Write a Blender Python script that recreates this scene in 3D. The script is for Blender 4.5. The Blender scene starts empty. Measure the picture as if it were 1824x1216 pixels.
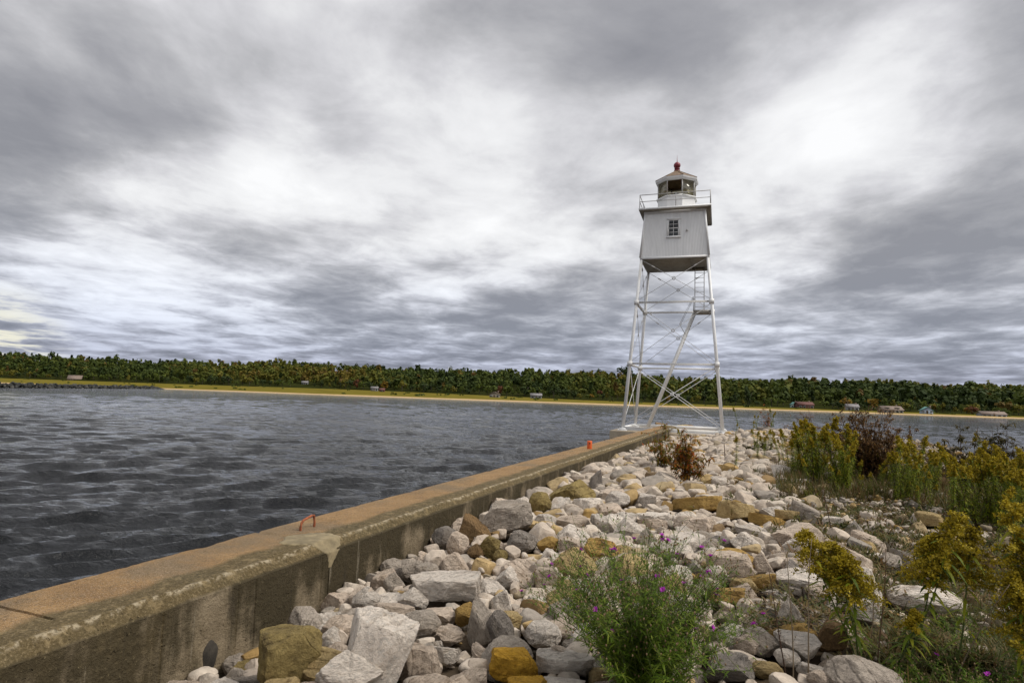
import bpy, math, random
import numpy as np
from mathutils import Vector, Matrix, Euler

SC = bpy.context.scene
COL = SC.collection
R = math.radians
rng = np.random.default_rng(7)
random.seed(7)

# ------------------------------------------------------------------ camera, sky, sun, exposure
F = 1080.0                                   # focal length in pixels of the 1824 px wide photograph
EYE = Vector((0.0, 0.0, 2.9))                # metres; water level is z = 0
PITCH, ROLL = R(5.2), R(1.9)
cam_data = bpy.data.cameras.new('camera')
cam = bpy.data.objects.new('camera', cam_data)
COL.objects.link(cam)
CAMROT = Matrix.Rotation(R(90) + PITCH, 3, 'X') @ Matrix.Rotation(ROLL, 3, 'Z')
cam.matrix_world = Matrix.Translation(EYE) @ CAMROT.to_4x4()
cam_data.sensor_width = 36.0
cam_data.lens = F / 1824 * 36.0
cam_data.clip_start = 0.05
cam_data.clip_end = 6000
SC.camera = cam
CAMINV = CAMROT.transposed()


def ray(px, py):
    d = CAMROT @ Vector(((px - 912) / F, -(py - 608) / F, -1.0))
    return d.normalized()


def proj(p):
    q = CAMINV @ (Vector(p) - EYE)
    return 912 - F * q.x / q.z, 608 + F * q.y / q.z, -q.z


def hit(px, py, z):
    d = ray(px, py)
    t = (z - EYE.z) / d.z
    return EYE + d * t


SUN_EL, SUN_AZ = R(52), R(104)                # azimuth measured from the camera axis (+Y) towards +X
sun = bpy.data.lights.new('sun', 'SUN')
sun.energy = 1.5
sun.angle = R(30)
sun.color = (1.0, 0.95, 0.88)
sun_ob = bpy.data.objects.new('sun', sun)
COL.objects.link(sun_ob)
sdir = Vector((math.sin(SUN_AZ) * math.cos(SUN_EL), math.cos(SUN_AZ) * math.cos(SUN_EL), math.sin(SUN_EL)))
sun_ob.rotation_euler = (-sdir).to_track_quat('-Z', 'Y').to_euler()
sun_ob.location = (30, 20, 60)

SC.view_settings.view_transform = 'Standard'
SC.view_settings.look = 'None'
SC.view_settings.gamma = 1
SC.view_settings.use_curve_mapping = False
SC.view_settings.exposure = 1.0


class NT:
    """small helper to write node trees"""
    def __init__(s, tree):
        s.t = tree
        s.t.nodes.clear()

    def n(s, kind, ins=None, **props):
        nd = s.t.nodes.new(kind)
        for k, v in props.items():
            setattr(nd, k, v)
        for k, v in (ins or {}).items():
            sock = nd.inputs[k]
            if isinstance(v, bpy.types.NodeSocket):
                s.t.links.new(v, sock)
            else:
                sock.default_value = v
        return nd

    def math(s, op, a, b=0.0, c=0.0, clamp=False):
        nd = s.n('ShaderNodeMath', {0: a, 1: b, 2: c}, operation=op)
        nd.use_clamp = clamp
        return nd.outputs[0]

    def vmath(s, op, a, b=(0, 0, 0)):
        nd = s.n('ShaderNodeVectorMath', {0: a, 1: b}, operation=op)
        return nd.outputs['Value'] if op in ('DOT_PRODUCT', 'LENGTH', 'DISTANCE') else nd.outputs['Vector']

    def noise(s, vec, scale, detail=4.0, rough=0.55, dist=0.0, lac=2.0):
        return s.n('ShaderNodeTexNoise', {'Vector': vec, 'Scale': scale, 'Detail': detail, 'Roughness': rough,
                                          'Distortion': dist, 'Lacunarity': lac}).outputs[0]

    def ramp(s, fac, stops, interp='LINEAR'):
        nd = s.n('ShaderNodeValToRGB', {0: fac})
        cr = nd.color_ramp
        cr.interpolation = interp
        while len(cr.elements) > 1:
            cr.elements.remove(cr.elements[0])
        for i, (p, c) in enumerate(stops):
            e = cr.elements[0] if i == 0 else cr.elements.new(p)
            e.position = p
            e.color = (c[0], c[1], c[2], 1) if not isinstance(c, (int, float)) else (c, c, c, 1)
        return nd.outputs[0]

    def mix(s, fac, a, b, blend='MIX'):
        nd = s.n('ShaderNodeMix', data_type='RGBA', blend_type=blend)
        for k, v in ((0, fac), (6, a), (7, b)):
            if isinstance(v, bpy.types.NodeSocket):
                s.t.links.new(v, nd.inputs[k])
            elif k == 0:
                nd.inputs[k].default_value = v
            else:
                nd.inputs[k].default_value = (v[0], v[1], v[2], 1)
        return nd.outputs[2]

    def maprange(s, v, a, b, c=0.0, d=1.0, smooth=True):
        nd = s.n('ShaderNodeMapRange', {'Value': v, 'From Min': a, 'From Max': b, 'To Min': c, 'To Max': d})
        nd.interpolation_type = 'SMOOTHSTEP' if smooth else 'LINEAR'
        return nd.outputs[0]

    def mapping(s, vec, scale=(1, 1, 1), loc=(0, 0, 0), rot=(0, 0, 0)):
        return s.n('ShaderNodeMapping', {'Vector': vec, 'Location': loc, 'Rotation': rot, 'Scale': scale}).outputs[0]


def make_world():
    w = bpy.data.worlds.new('World')
    SC.world = w
    w.use_nodes = True
    g = NT(w.node_tree)
    d = g.n('ShaderNodeTexCoord').outputs['Generated']
    sep = g.n('ShaderNodeSeparateXYZ', {0: d})
    zc = g.math('MAXIMUM', sep.outputs[2], 0.0)
    zz = g.math('ADD', zc, 0.15)
    px = g.math('DIVIDE', sep.outputs[0], zz)
    py = g.math('DIVIDE', sep.outputs[1], zz)
    P = g.n('ShaderNodeCombineXYZ', {0: px, 1: py, 2: 0.0}).outputs[0]
    P1 = g.mapping(P, scale=(1.0, 0.8, 1), loc=(3.1, 7.4, 0.3), rot=(0, 0, R(-24)))
    n1 = g.noise(P1, 0.85, 7, 0.50, 0.4)
    z2 = g.math('ADD', zc, 0.085)
    P2 = g.n('ShaderNodeCombineXYZ', {0: g.math('DIVIDE', sep.outputs[0], z2), 1: g.math('DIVIDE', sep.outputs[1], z2), 2: 0.0}).outputs[0]
    n2 = g.noise(g.mapping(P2, loc=(11.0, 2.0, 0.7), rot=(0, 0, R(-24)), scale=(1.0, 0.9, 1)), 2.5, 9, 0.60, 0.25)
    n3 = g.noise(g.mapping(P, loc=(5.0, 9.0, 1.7)), 0.42, 3, 0.5)
    w2 = g.maprange(sep.outputs[2], .05, .36, .62, .24)
    n2 = g.math('ADD', g.math('MULTIPLY', n2, 1.15), -.075)
    n1 = g.math('ADD', g.math('MULTIPLY', n1, 1.2), -.10)
    f = g.math('ADD', n1, g.math('MULTIPLY', w2, g.math('SUBTRACT', n2, n1)))
    f = g.math('ADD', f, g.math('MULTIPLY', g.math('SUBTRACT', n3, 0.5), 0.25))
    # thin openings in the overcast (brighter) and thick banks (darker), by direction
    lobes = [(450, 315, .045, .14), (520, 345, .05, .06), (900, 235, .06, .05), (700, 140, .15, -.055), (1050, 330, .10, -.04), (1120, 480, .12, -.03), (1570, 260, .09, .06), (1650, 110, .09, .07), (1420, 290, .07, .07), (1330, 120, .05, .03),
             (260, 480, .075, .12), (430, 520, .06, .11), (100, 395, .06, .13), (760, 560, .06, .06), (1640, 560, .06, .03), (700, 40, .12, .02),
             (190, 290, .11, -.06), (60, 120, .12, -.02), (430, 415, .06, -.07), (620, 455, .05, -.06), (330, 60, .12, -.02),
             (1480, 420, .10, -.07), (1700, 500, .08, -.09), (1150, 160, .12, -.06), (1250, 30, .12, -.05), (1810, 60, .06, -.07), (820, 600, .10, -.03), (760, 120, .10, -.03)]
    for (lx, ly, wdt, amp) in lobes:
        v = ray(lx, ly)
        dist = g.vmath('DISTANCE', d, tuple(v))
        q = g.math('MULTIPLY', dist, 1.0 / wdt)
        q = g.math('MULTIPLY', q, q)
        e = g.math('POWER', 2.718, g.math('MULTIPLY', q, -0.5))
        f = g.math('ADD', f, g.math('MULTIPLY', e, amp))
    c = g.ramp(f, [(0.34, (.142, .142, .152)), (0.415, (.187, .186, .195)), (0.475, (.252, .250, .257)), (0.53, (.335, .332, .341)), (0.585, (.425, .424, .427)), (0.67, (.50, .50, .50))])
    # towards the horizon: bluer and darker bands seen edge on
    hz = g.maprange(sep.outputs[2], 0.0, 0.27, 1.0, 0.0)
    cool = g.mix(1.0, c, (0.80, 0.86, 1.02), 'MULTIPLY')
    c = g.mix(hz, c, cool)
    dk = g.maprange(sep.outputs[2], 0.02, 0.12, 0.74, 1.0)
    c = g.mix(1.0, c, g.n('ShaderNodeCombineColor', {0: dk, 1: dk, 2: g.math('POWER', dk, 0.8)}).outputs[0], 'MULTIPLY')
    # a clear slot low in the distance on the left
    dist = g.vmath('DISTANCE', d, tuple(ray(-20, 616)))
    e = g.maprange(dist, 0.02, 0.10, 1.0, 0.0)
    e = g.math('MULTIPLY', e, g.maprange(n2, 0.42, 0.58))
    c = g.mix(g.math('MULTIPLY', e, 0.8), c, (0.46, 0.44, 0.34))
    c10 = g.mix(1.0, c, (10, 10, 10), 'MULTIPLY')
    sky = g.n('ShaderNodeTexSky', sky_type='NISHITA', sun_disc=False, sun_elevation=SUN_EL, sun_rotation=SUN_AZ)
    tot = g.mix(0.04, c10, sky.outputs[0])
    # below the horizon the world is dark water
    tot = g.mix(g.maprange(sep.outputs[2], -0.04, -0.005, 0, 1), (0.6, 0.6, 0.66), tot)
    bg = g.n('ShaderNodeBackground', {'Color': tot, 'Strength': 0.1})
    out = g.n('ShaderNodeOutputWorld')
    w.node_tree.links.new(bg.outputs[0], out.inputs[0])


make_world()

# ------------------------------------------------------------------ object helpers


def tag(o, label=None, cat=None, group=None, kind=None):
    if label:
        o['label'] = label
    if cat:
        o['category'] = cat
    if group:
        o['group'] = group
    if kind:
        o['kind'] = kind
    return o


def empty(name, loc=(0, 0, 0), rz=0.0):
    o = bpy.data.objects.new(name, None)
    o.empty_display_size = 0.2
    COL.objects.link(o)
    o.location = loc
    o.rotation_euler = (0, 0, rz)
    return o


class MB:
    """collects geometry with a per-vertex random value (attribute 'rnd')"""
    def __init__(s):
        s.v, s.f, s.r, s.k = [], [], [], 0

    def add(s, v, f, rnd=0.5):
        v = np.asarray(v, float)
        f = np.asarray(f, int)
        s.v.append(v)
        s.r.append(np.full(len(v), rnd) if np.isscalar(rnd) else np.asarray(rnd, float))
        s.f.append(f + s.k)
        s.k += len(v)

    def box(s, lo, hi, rnd=0.5, m=None):
        x0, y0, z0 = lo
        x1, y1, z1 = hi
        v = np.array([(x0, y0, z0), (x1, y0, z0), (x1, y1, z0), (x0, y1, z0), (x0, y0, z1), (x1, y0, z1), (x1, y1, z1), (x0, y1, z1)], float)
        if m is not None:
            v = v @ np.array(m.to_3x3()).T + np.array(m.translation)
        s.add(v, [(0, 3, 2, 1), (4, 5, 6, 7), (0, 1, 5, 4), (1, 2, 6, 5), (2, 3, 7, 6), (3, 0, 4, 7)], rnd)

    def bar(s, a, b, w, h=None, up=(0, 0, 1)):
        a, b = Vector(a), Vector(b)
        d = (b - a)
        L = d.length
        d.normalize()
        up = Vector(up)
        if abs(d.dot(up)) > .98:
            up = Vector((0, 1, 0))
        x = d.cross(up).normalized()
        z = x.cross(d).normalized()
        m = Matrix((x, d, z)).transposed().to_4x4()
        m.translation = a
        h = w if h is None else h
        s.box((-w / 2, 0, -h / 2), (w / 2, L, h / 2), m=m)

    def tube(s, pts, rad, n=6, rnd=0.5, cap=True):
        pts = np.asarray(pts, float)
        k = len(pts)
        rad = np.full(k, rad) if np.isscalar(rad) else np.asarray(rad, float)
        t = np.gradient(pts, axis=0)
        t /= np.linalg.norm(t, axis=1)[:, None] + 1e-9
        ref = np.where(np.abs(t[:, 2:3]) > .9, np.array([[1., 0, 0]]), np.array([[0, 0, 1.]]))
        x = np.cross(t, ref)
        x /= np.linalg.norm(x, axis=1)[:, None] + 1e-9
        y = np.cross(t, x)
        a = np.arange(n) / n * 2 * math.pi
        ring = pts[:, None, :] + rad[:, None, None] * (np.cos(a)[None, :, None] * x[:, None, :] + np.sin(a)[None, :, None] * y[:, None, :])
        v = ring.reshape(-1, 3)
        i = np.arange(k - 1)[:, None] * n
        j = np.arange(n)[None, :]
        j2 = (j + 1) % n
        f = np.stack([i + j, i + j2, i + n + j2, i + n + j], -1).reshape(-1, 4)
        s.add(v, f, rnd)
        if cap and n >= 3:
            if n == 4:
                s.f.append(np.array([[3, 2, 1, 0]]) + s.k - k * n)
                s.f.append(np.array([[0, 1, 2, 3]]) + s.k - n)
            else:
                for base, rev in ((s.k - k * n, True), (s.k - n, False)):
                    tri = [(base, base + q, base + q + 1) for q in range(1, n - 1)]
                    if rev:
                        tri = [(a_, c_, b_) for a_, b_, c_ in tri]
                    s.f.append(np.array([(a_, b_, c_, -1) for a_, b_, c_ in tri]))

    def quads(s, c, ax, bx, rnd):
        """many free quads: centres c, half axes ax, bx  (n,3)"""
        n = len(c)
        v = np.stack([c - ax - bx, c + ax - bx, c + ax + bx, c - ax + bx], 1).reshape(-1, 3)
        f = np.arange(n * 4).reshape(-1, 4)
        s.add(v, f, np.repeat(rnd, 4))

    def lathe(s, prof, n=24, off=0.0, c=(0, 0, 0)):
        k = len(prof)
        a = np.arange(n) / n * 2 * math.pi + off
        v = np.array([[c[0] + r * math.cos(t), c[1] + r * math.sin(t), c[2] + z] for r, z in prof for t in a])
        i = np.arange(k - 1)[:, None] * n
        j = np.arange(n)[None, :]
        j2 = (j + 1) % n
        s.add(v, np.stack([i + j, i + j2, i + n + j2, i + n + j], -1).reshape(-1, 4))

    def mesh(s, name, smooth=False):
        v = np.concatenate(s.v)
        r = np.concatenate(s.r)
        fs = [np.asarray(f) for f in s.f]
        loops, starts, tot, pos = [], [], [], 0
        for f in fs:
            if f.shape[1] == 4 and (f < 0).any():
                f = f[:, :3]
            n, w = f.shape
            loops.append(f.reshape(-1))
            starts.append(pos + np.arange(n) * w)
            tot.append(np.full(n, w))
            pos += n * w
        loops = np.concatenate(loops)
        starts = np.concatenate(starts)
        tot = np.concatenate(tot)
        me = bpy.data.meshes.new(name)
        me.vertices.add(len(v))
        me.vertices.foreach_set('co', v.astype(np.float32).reshape(-1))
        me.loops.add(len(loops))
        me.loops.foreach_set('vertex_index', loops.astype(np.int32))
        me.polygons.add(len(starts))
        me.polygons.foreach_set('loop_start', starts.astype(np.int32))
        me.polygons.foreach_set('loop_total', tot.astype(np.int32))
        if smooth:
            me.polygons.foreach_set('use_smooth', np.ones(len(starts), bool))
        me.update(calc_edges=True)
        at = me.attributes.new('rnd', 'FLOAT', 'POINT')
        at.data.foreach_set('value', r.astype(np.float32))
        return me

    def build(s, name, mat, parent=None, smooth=False):
        me = s.mesh(name, smooth)
        return link(name, me, mat, parent)


def link(name, me, mat=None, parent=None, by_object=False):
    o = bpy.data.objects.new(name, me)
    COL.objects.link(o)
    if mat is not None:
        if by_object:
            if not me.materials:
                me.materials.append(None)
            o.material_slots[0].link = 'OBJECT'
            o.material_slots[0].material = mat
        elif not me.materials:
            me.materials.append(mat)
    if parent is not None:
        o.parent = parent
    return o


def copy_tree(o):
    c = o.copy()
    COL.objects.link(c)
    for ch in list(o.children):
        k = copy_tree(ch)
        k.parent = c
    return c


def grid_faces(nr, nc):
    i = np.arange(nr - 1)[:, None] * nc
    j = np.arange(nc - 1)[None, :]
    return np.stack([i + j, i + j + 1, i + nc + j + 1, i + nc + j], -1).reshape(-1, 4)


def lumpy(p, seed, freq, octv=4, gain=0.5):
    """cheap smooth pseudo noise on points (n,3), about -1..1"""
    r = np.random.default_rng(seed)
    out = np.zeros(len(p))
    a, fq, tot = 1.0, freq, 0.0
    for _ in range(octv):
        acc = np.zeros(len(p))
        for _ in range(4):
            k = r.normal(size=3)
            k /= np.linalg.norm(k)
            acc += np.sin(p @ (k * fq * r.uniform(.7, 1.4)) + r.uniform(0, 6.28) + 1.3 * np.sin(p @ (r.normal(size=3) * fq * .45) + r.uniform(0, 6.28)))
        out += a * acc / 2.6
        tot += a
        a *= gain
        fq *= 2.03
    return out / tot


# ------------------------------------------------------------------ materials


def new_mat(name):
    m = bpy.data.materials.new(name)
    m.use_nodes = True
    g = NT(m.node_tree)
    b = g.n('ShaderNodeBsdfPrincipled')
    o = g.n('ShaderNodeOutputMaterial')
    m.node_tree.links.new(b.outputs[0], o.inputs[0])
    return m, g, b


def setin(g, b, **kw):
    for k, v in kw.items():
        k = k.replace('_', ' ')
        if isinstance(v, bpy.types.NodeSocket):
            g.t.links.new(v, b.inputs[k])
        elif isinstance(v, (tuple, list)) and len(v) == 3 and k == 'Base Color':
            b.inputs[k].default_value = (*v, 1)
        else:
            b.inputs[k].default_value = v


def bump(g, h, strength=0.4, dist=0.02):
    return g.n('ShaderNodeBump', {'Height': h, 'Strength': strength, 'Distance': dist}).outputs[0]


def simple_mat(name, col, rough=0.6, var=0.25, scale=6.0, bmp=0.15, metallic=0.0, dirt=None, dirt_amt=0.3, dist=0.01):
    m, g, b = new_mat(name)
    oc = g.n('ShaderNodeTexCoord').outputs['Object']
    n = g.noise(oc, scale, 5, 0.6)
    lo = tuple(c * (1 - var) for c in col)
    hi = tuple(min(1, c * (1 + var * .6)) for c in col)
    c = g.ramp(n, [(0.3, lo), (0.7, hi)])
    if dirt:
        n2 = g.noise(g.mapping(oc, scale=(1, 1, .35), loc=(3, 1, 2)), scale * .8, 6, 0.65)
        c = g.mix(g.math('MULTIPLY', g.maprange(n2, .52, .72), dirt_amt), c, dirt)
    setin(g, b, Base_Color=c, Roughness=rough, Metallic=metallic)
    if bmp:
        setin(g, b, Normal=bump(g, g.noise(oc, scale * 4, 4, .6), bmp, dist))
    return m


def leaf_mat(name, stops, rough=0.6, trans=0.35):
    m, g, b = new_mat(name)
    at = g.n('ShaderNodeAttribute', attribute_name='rnd').outputs['Fac']
    inf = g.n('ShaderNodeObjectInfo').outputs['Random']
    fac = g.math('ADD', g.math('MULTIPLY', at, .85), g.math('MULTIPLY', inf, .15))
    c = g.ramp(fac, stops)
    setin(g, b, Base_Color=c, Roughness=rough)
    b.inputs['Specular IOR Level'].default_value = 0.25
    tr = g.n('ShaderNodeBsdfTranslucent', {'Color': c})
    mx = g.n('ShaderNodeMixShader', {0: trans})
    out = [n for n in m.node_tree.nodes if n.type == 'OUTPUT_MATERIAL'][0]
    m.node_tree.links.new(b.outputs[0], mx.inputs[1])
    m.node_tree.links.new(tr.outputs[0], mx.inputs[2])
    m.node_tree.links.new(mx.outputs[0], out.inputs[0])
    return m


ROCKCOL = {
    'white': ((.73, .645, .55), (.33, .275, .225)),
    'pale': ((.60, .49, .385), (.28, .215, .16)),
    'grey': ((.45, .385, .315), (.22, .185, .15)),
    'dark': ((.28, .245, .21), (.125, .108, .093)),
    'tan': ((.50, .37, .175), (.25, .17, .075)),
    'ochre': ((.44, .28, .085), (.21, .125, .038)),
    'yellow': ((.64, .36, .04), (.33, .17, .02)),
    'olive': ((.30, .225, .085), (.105, .075, .032)),
    'brown': ((.25, .155, .07), (.10, .065, .032)),
}
RUB_STOPS = [(0.0, (.58, .505, .415)), (0.3, (.47, .39, .31)), (0.5, (.37, .32, .265)), (0.66, (.22, .195, .165)), (0.76, (.42, .32, .18)), (0.9, (.38, .24, .08)), (1.0, (.22, .15, .08))]


def rock_mat(name, hi, lo):
    m, g, b = new_mat(name)
    oc = g.n('ShaderNodeTexCoord').outputs['Object']
    rnd = g.n('ShaderNodeObjectInfo').outputs['Random']
    off = g.n('ShaderNodeCombineXYZ', {0: g.math('MULTIPLY', rnd, 37.0), 1: g.math('MULTIPLY', rnd, 11.0), 2: 0.0}).outputs[0]
    p = g.vmath('ADD', oc, off)
    n = g.noise(p, 2.6, 8, 0.62, 0.4)
    c = g.ramp(n, [(0.32, lo), (0.43, tuple((a * .68 + b_ * .32) for a, b_ in zip(hi, lo))), (0.58, hi)])
    # veins and chips
    vn = g.noise(p, 5.0, 6, 0.6, 1.2)
    vein = g.maprange(g.math('ABSOLUTE', g.math('SUBTRACT', vn, 0.5)), 0.0, 0.025, 1.0, 0.0)
    c = g.mix(g.math('MULTIPLY', vein, 0.35), c, tuple(min(.8, a * 1.35) for a in hi))
    sp = g.maprange(g.noise(p, 17.0, 4, 0.7), 0.60, 0.70)
    c = g.mix(g.math('MULTIPLY', sp, 0.35), c, tuple(a * .55 for a in lo))
    st = g.maprange(g.noise(g.mapping(p, loc=(4, 2, 9)), 1.6, 4, 0.6), 0.56, 0.68)
    c = g.mix(g.math('MULTIPLY', st, 0.35), c, (lo[0] * 1.05, lo[1] * .88, lo[2] * .62))
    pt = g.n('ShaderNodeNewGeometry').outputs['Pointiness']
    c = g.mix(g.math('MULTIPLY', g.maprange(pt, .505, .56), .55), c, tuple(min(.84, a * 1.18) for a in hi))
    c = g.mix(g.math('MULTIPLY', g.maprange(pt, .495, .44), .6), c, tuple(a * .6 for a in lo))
    k = g.math('ADD', 0.88, g.math('MULTIPLY', rnd, 0.28))
    c = g.mix(1.0, c, g.n('ShaderNodeCombineColor', {0: k, 1: k, 2: k}).outputs[0], 'MULTIPLY')
    h = g.math('ADD', g.noise(p, 6.0, 9, 0.72), g.math('MULTIPLY', vein, -0.10))
    setin(g, b, Base_Color=c, Roughness=0.88, Normal=bump(g, h, 0.9, 0.07))
    b.inputs['Specular IOR Level'].default_value = 0.25
    return m


ROCKM = {k: rock_mat('rock_' + k, *v) for k, v in ROCKCOL.items()}


def rubble_mat(name, stops, scale=9.0, dist=0.02):
    m, g, b = new_mat(name)
    oc = g.n('ShaderNodeTexCoord').outputs['Object']
    at = g.n('ShaderNodeAttribute', attribute_name='rnd').outputs['Fac']
    c = g.ramp(at, stops)
    n = g.noise(oc, scale, 6, 0.65)
    k = g.maprange(n, 0.3, 0.7, 0.66, 1.18, smooth=False)
    c = g.mix(1.0, c, g.n('ShaderNodeCombineColor', {0: k, 1: k, 2: k}).outputs[0], 'MULTIPLY')
    setin(g, b, Base_Color=c, Roughness=0.9, Normal=bump(g, g.noise(oc, scale * 2.2, 6, .65), 0.7, dist))
    b.inputs['Specular IOR Level'].default_value = 0.2
    return m


M = {}
M['rubble'] = rubble_mat('rubble_stone', RUB_STOPS)
M['dark_rubble'] = rubble_mat('dark_rubble', [(0, (.055, .055, .05)), (.6, (.03, .032, .03)), (.9, (.075, .073, .065)), (1, (.12, .115, .10))], 1.0, 0.1)
M['white_paint'] = simple_mat('white_paint', (.84, .84, .83), 0.45, 0.10, 1.2, 0.05, dirt=(.42, .36, .27), dirt_amt=.35)
M['white_clean'] = simple_mat('white_clean', (.82, .82, .81), 0.5, 0.07, 2.0, 0.03)
M['steel_grey'] = simple_mat('steel_grey', (.46, .45, .43), 0.5, 0.2, 3.0, 0.05, dirt=(.25, .16, .09), dirt_amt=.5)
M['rod_paint'] = simple_mat('rod_paint', (.60, .59, .57), .5, .2, 3, .05)
M['rust'] = simple_mat('rust', (.33, .09, .03), 0.8, 0.55, 25.0, 0.5, dirt=(.10, .04, .03), dirt_amt=.8, dist=.004)
M['red_metal'] = simple_mat('red_metal', (.25, .03, .045), 0.5, 0.35, 5, 0.1, dirt=(.13, .06, .04), dirt_amt=.6)
M['roof_rust'] = simple_mat('roof_rust', (.20, .135, .085), 0.7, 0.4, 6, 0.2, dirt=(.36, .24, .12), dirt_amt=.8)
M['dark_wood'] = simple_mat('underside', (.30, .27, .22), 0.8, 0.25, 4, 0.1)
M['glass_dark'] = simple_mat('window_glass', (.035, .04, .045), 0.08, 0.1, 2, 0)
M['lens'] = simple_mat('lens', (.20, .24, .20), 0.1, 0.2, 8, 0.0)
M['orange'] = simple_mat('orange_plastic', (.72, .12, .02), 0.5, 0.2, 12, 0.1)
M['black'] = simple_mat('black_hole', (.02, .015, .012), 0.9, 0.1, 5, 0)
M['slab'] = simple_mat('slab_concrete', (.40, .33, .24), 0.9, 0.28, 2.5, 0.5, dirt=(.16, .13, .09), dirt_amt=.6)
M['stem'] = leaf_mat('plant_stem', [(0, (.05, .085, .02)), (.5, (.10, .13, .035)), (1, (.16, .12, .05))], trans=0.0)
M['dry_stem'] = leaf_mat('dry_stem', [(0, (.10, .075, .045)), (1, (.26, .20, .13))], trans=0.0)
M['brown_stem'] = leaf_mat('brown_stem', [(0, (.045, .025, .018)), (1, (.12, .07, .04))], trans=0.0)
M['green_leaf'] = leaf_mat('green_leaf', [(0, (.055, .095, .006)), (.45, (.15, .20, .010)), (1, (.30, .29, .02))])
M['knap_leaf'] = leaf_mat('knapweed_leaf', [(0, (.045, .090, .008)), (.6, (.105, .175, .012)), (1, (.22, .26, .03))])
M['ochre_floret'] = leaf_mat('ochre_floret', [(0, (.14, .11, .008)), (.5, (.36, .27, .014)), (1, (.58, .46, .04))])
M['purple'] = leaf_mat('purple_petal', [(0, (.30, .02, .32)), (1, (.62, .07, .60))], trans=.3)
M['seed_head'] = leaf_mat('seed_head', [(0, (.12, .07, .045)), (1, (.42, .30, .17))])
M['red_leaf'] = leaf_mat('red_leaf', [(0, (.07, .08, .012)), (.3, (.17, .12, .012)), (.6, (.32, .11, .014)), (1, (.42, .055, .024))])
M['sumac_olive'] = leaf_mat('olive_orange_leaf', [(0, (.07, .085, .012)), (.5, (.16, .14, .014)), (.8, (.28, .14, .014)), (1, (.36, .08, .02))])
M['maroon_leaf'] = leaf_mat('maroon_leaf', [(0, (.06, .055, .014)), (.5, (.14, .07, .026)), (1, (.23, .13, .035))])
M['dark_leaf'] = leaf_mat('dark_leaf', [(0, (.035, .045, .012)), (.6, (.085, .065, .02)), (1, (.16, .12, .03))])
M['weed'] = leaf_mat('weed', [(0, (.05, .07, .015)), (.5, (.11, .105, .03)), (.8, (.19, .13, .05)), (1, (.12, .05, .03))])
M['seed_tan'] = leaf_mat('seed_tan', [(0, (.22, .13, .05)), (1, (.52, .38, .20))])


def wall_mat():
    m, g, b = new_mat('weathered_concrete')
    oc = g.n('ShaderNodeTexCoord').outputs['Object']
    s = g.n('ShaderNodeSeparateXYZ', {0: oc})
    x, z = s.outputs[0], s.outputs[2]
    big = g.noise(oc, 1.6, 6, .6)
    fine = g.noise(oc, 45, 4, .75)
    fine2 = g.noise(oc, 150, 2, .6)
    top = g.ramp(g.noise(oc, 2.2, 6, .65, .5), [(.3, (.205, .12, .050)), (.5, (.28, .168, .068)), (.7, (.34, .212, .094))])
    top = g.mix(g.math('MULTIPLY', g.maprange(fine, .50, .60), .6), top, (.12, .085, .05))
    top = g.mix(g.math('MULTIPLY', g.maprange(g.noise(g.mapping(oc, loc=(7, 7, 7)), 1.1, 6, .65), .46, .64), .75), top, (.15, .115, .07))
    top = g.mix(g.math('MULTIPLY', g.maprange(fine2, .55, .62), .6), top, (.58, .43, .30))
    # lichen band along the inner edge
    edge = g.math('ADD', x, g.math('MULTIPLY', g.math('SUBTRACT', big, .5), .38))
    band = g.maprange(edge, -4.52, -4.40)
    moss = g.ramp(fine, [(.40, (.055, .046, .022)), (.54, (.10, .08, .038)), (.68, (.28, .215, .12))])
    moss = g.mix(g.math('MULTIPLY', g.maprange(g.noise(oc, 9, 5, .7), .52, .66), .6), moss, (.30, .23, .12))
    c = g.mix(g.math('MULTIPLY', band, .85), top, moss)
    # pale chipped arris
    cr = g.maprange(g.math('ABSOLUTE', g.math('ADD', x, 4.18)), .0, .032, 1, 0)
    cr = g.math('MULTIPLY', cr, g.maprange(g.noise(oc, 14, 5, .7), .42, .6))
    c = g.mix(g.math('MULTIPLY', cr, .75), c, (.50, .42, .29))
    # vertical inner face: tan concrete under dark run-off stains
    st = g.noise(g.mapping(oc, scale=(1, 1.0, .16)), 3.4, 7, .65, .3)
    st2 = g.noise(g.mapping(oc, scale=(1, 1, .07), loc=(3, 3, 3)), 8.0, 5, .6)
    patch = g.noise(g.mapping(oc, loc=(9, 4, 1)), 1.7, 5, .6)
    depth = g.math('SUBTRACT', 1.24, z)
    wet = g.math('ADD', g.math('MULTIPLY', st, .55), g.math('MULTIPLY', patch, .62))
    wet = g.math('ADD', wet, g.math('MULTIPLY', depth, -.22))
    face = g.ramp(g.noise(oc, 5, 6, .65), [(.3, (.175, .135, .085)), (.6, (.27, .215, .14)), (.8, (.34, .28, .19))])
    face = g.mix(g.math('MULTIPLY', g.maprange(wet, .36, .54), .93), face, (.046, .036, .018))
    face = g.mix(g.math('MULTIPLY', g.maprange(st2, .60, .68), .5), face, (.035, .028, .02))
    face = g.mix(g.math('MULTIPLY', g.maprange(st2, .36, .31), .35), face, (.36, .31, .23))
    face = g.mix(g.math('MULTIPLY', g.maprange(fine, .62, .7), .45), face, (.34, .28, .15))
    fm = g.maprange(g.math('ADD', x, g.math('MULTIPLY', g.math('SUBTRACT', big, .5), .02)), -4.115, -4.09)
    c = g.mix(fm, c, face)
    pit = g.maprange(g.noise(oc, 26, 2, .5), .68, .74)
    h = g.math('ADD', g.math('MULTIPLY', fine, .5), g.math('ADD', g.math('MULTIPLY', g.noise(oc, 11, 5, .65), .9), g.math('MULTIPLY', pit, -.8)))
    setin(g, b, Base_Color=c, Roughness=.92, Normal=bump(g, h, 1.0, .035))
    b.inputs['Specular IOR Level'].default_value = .2
    return m


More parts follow.
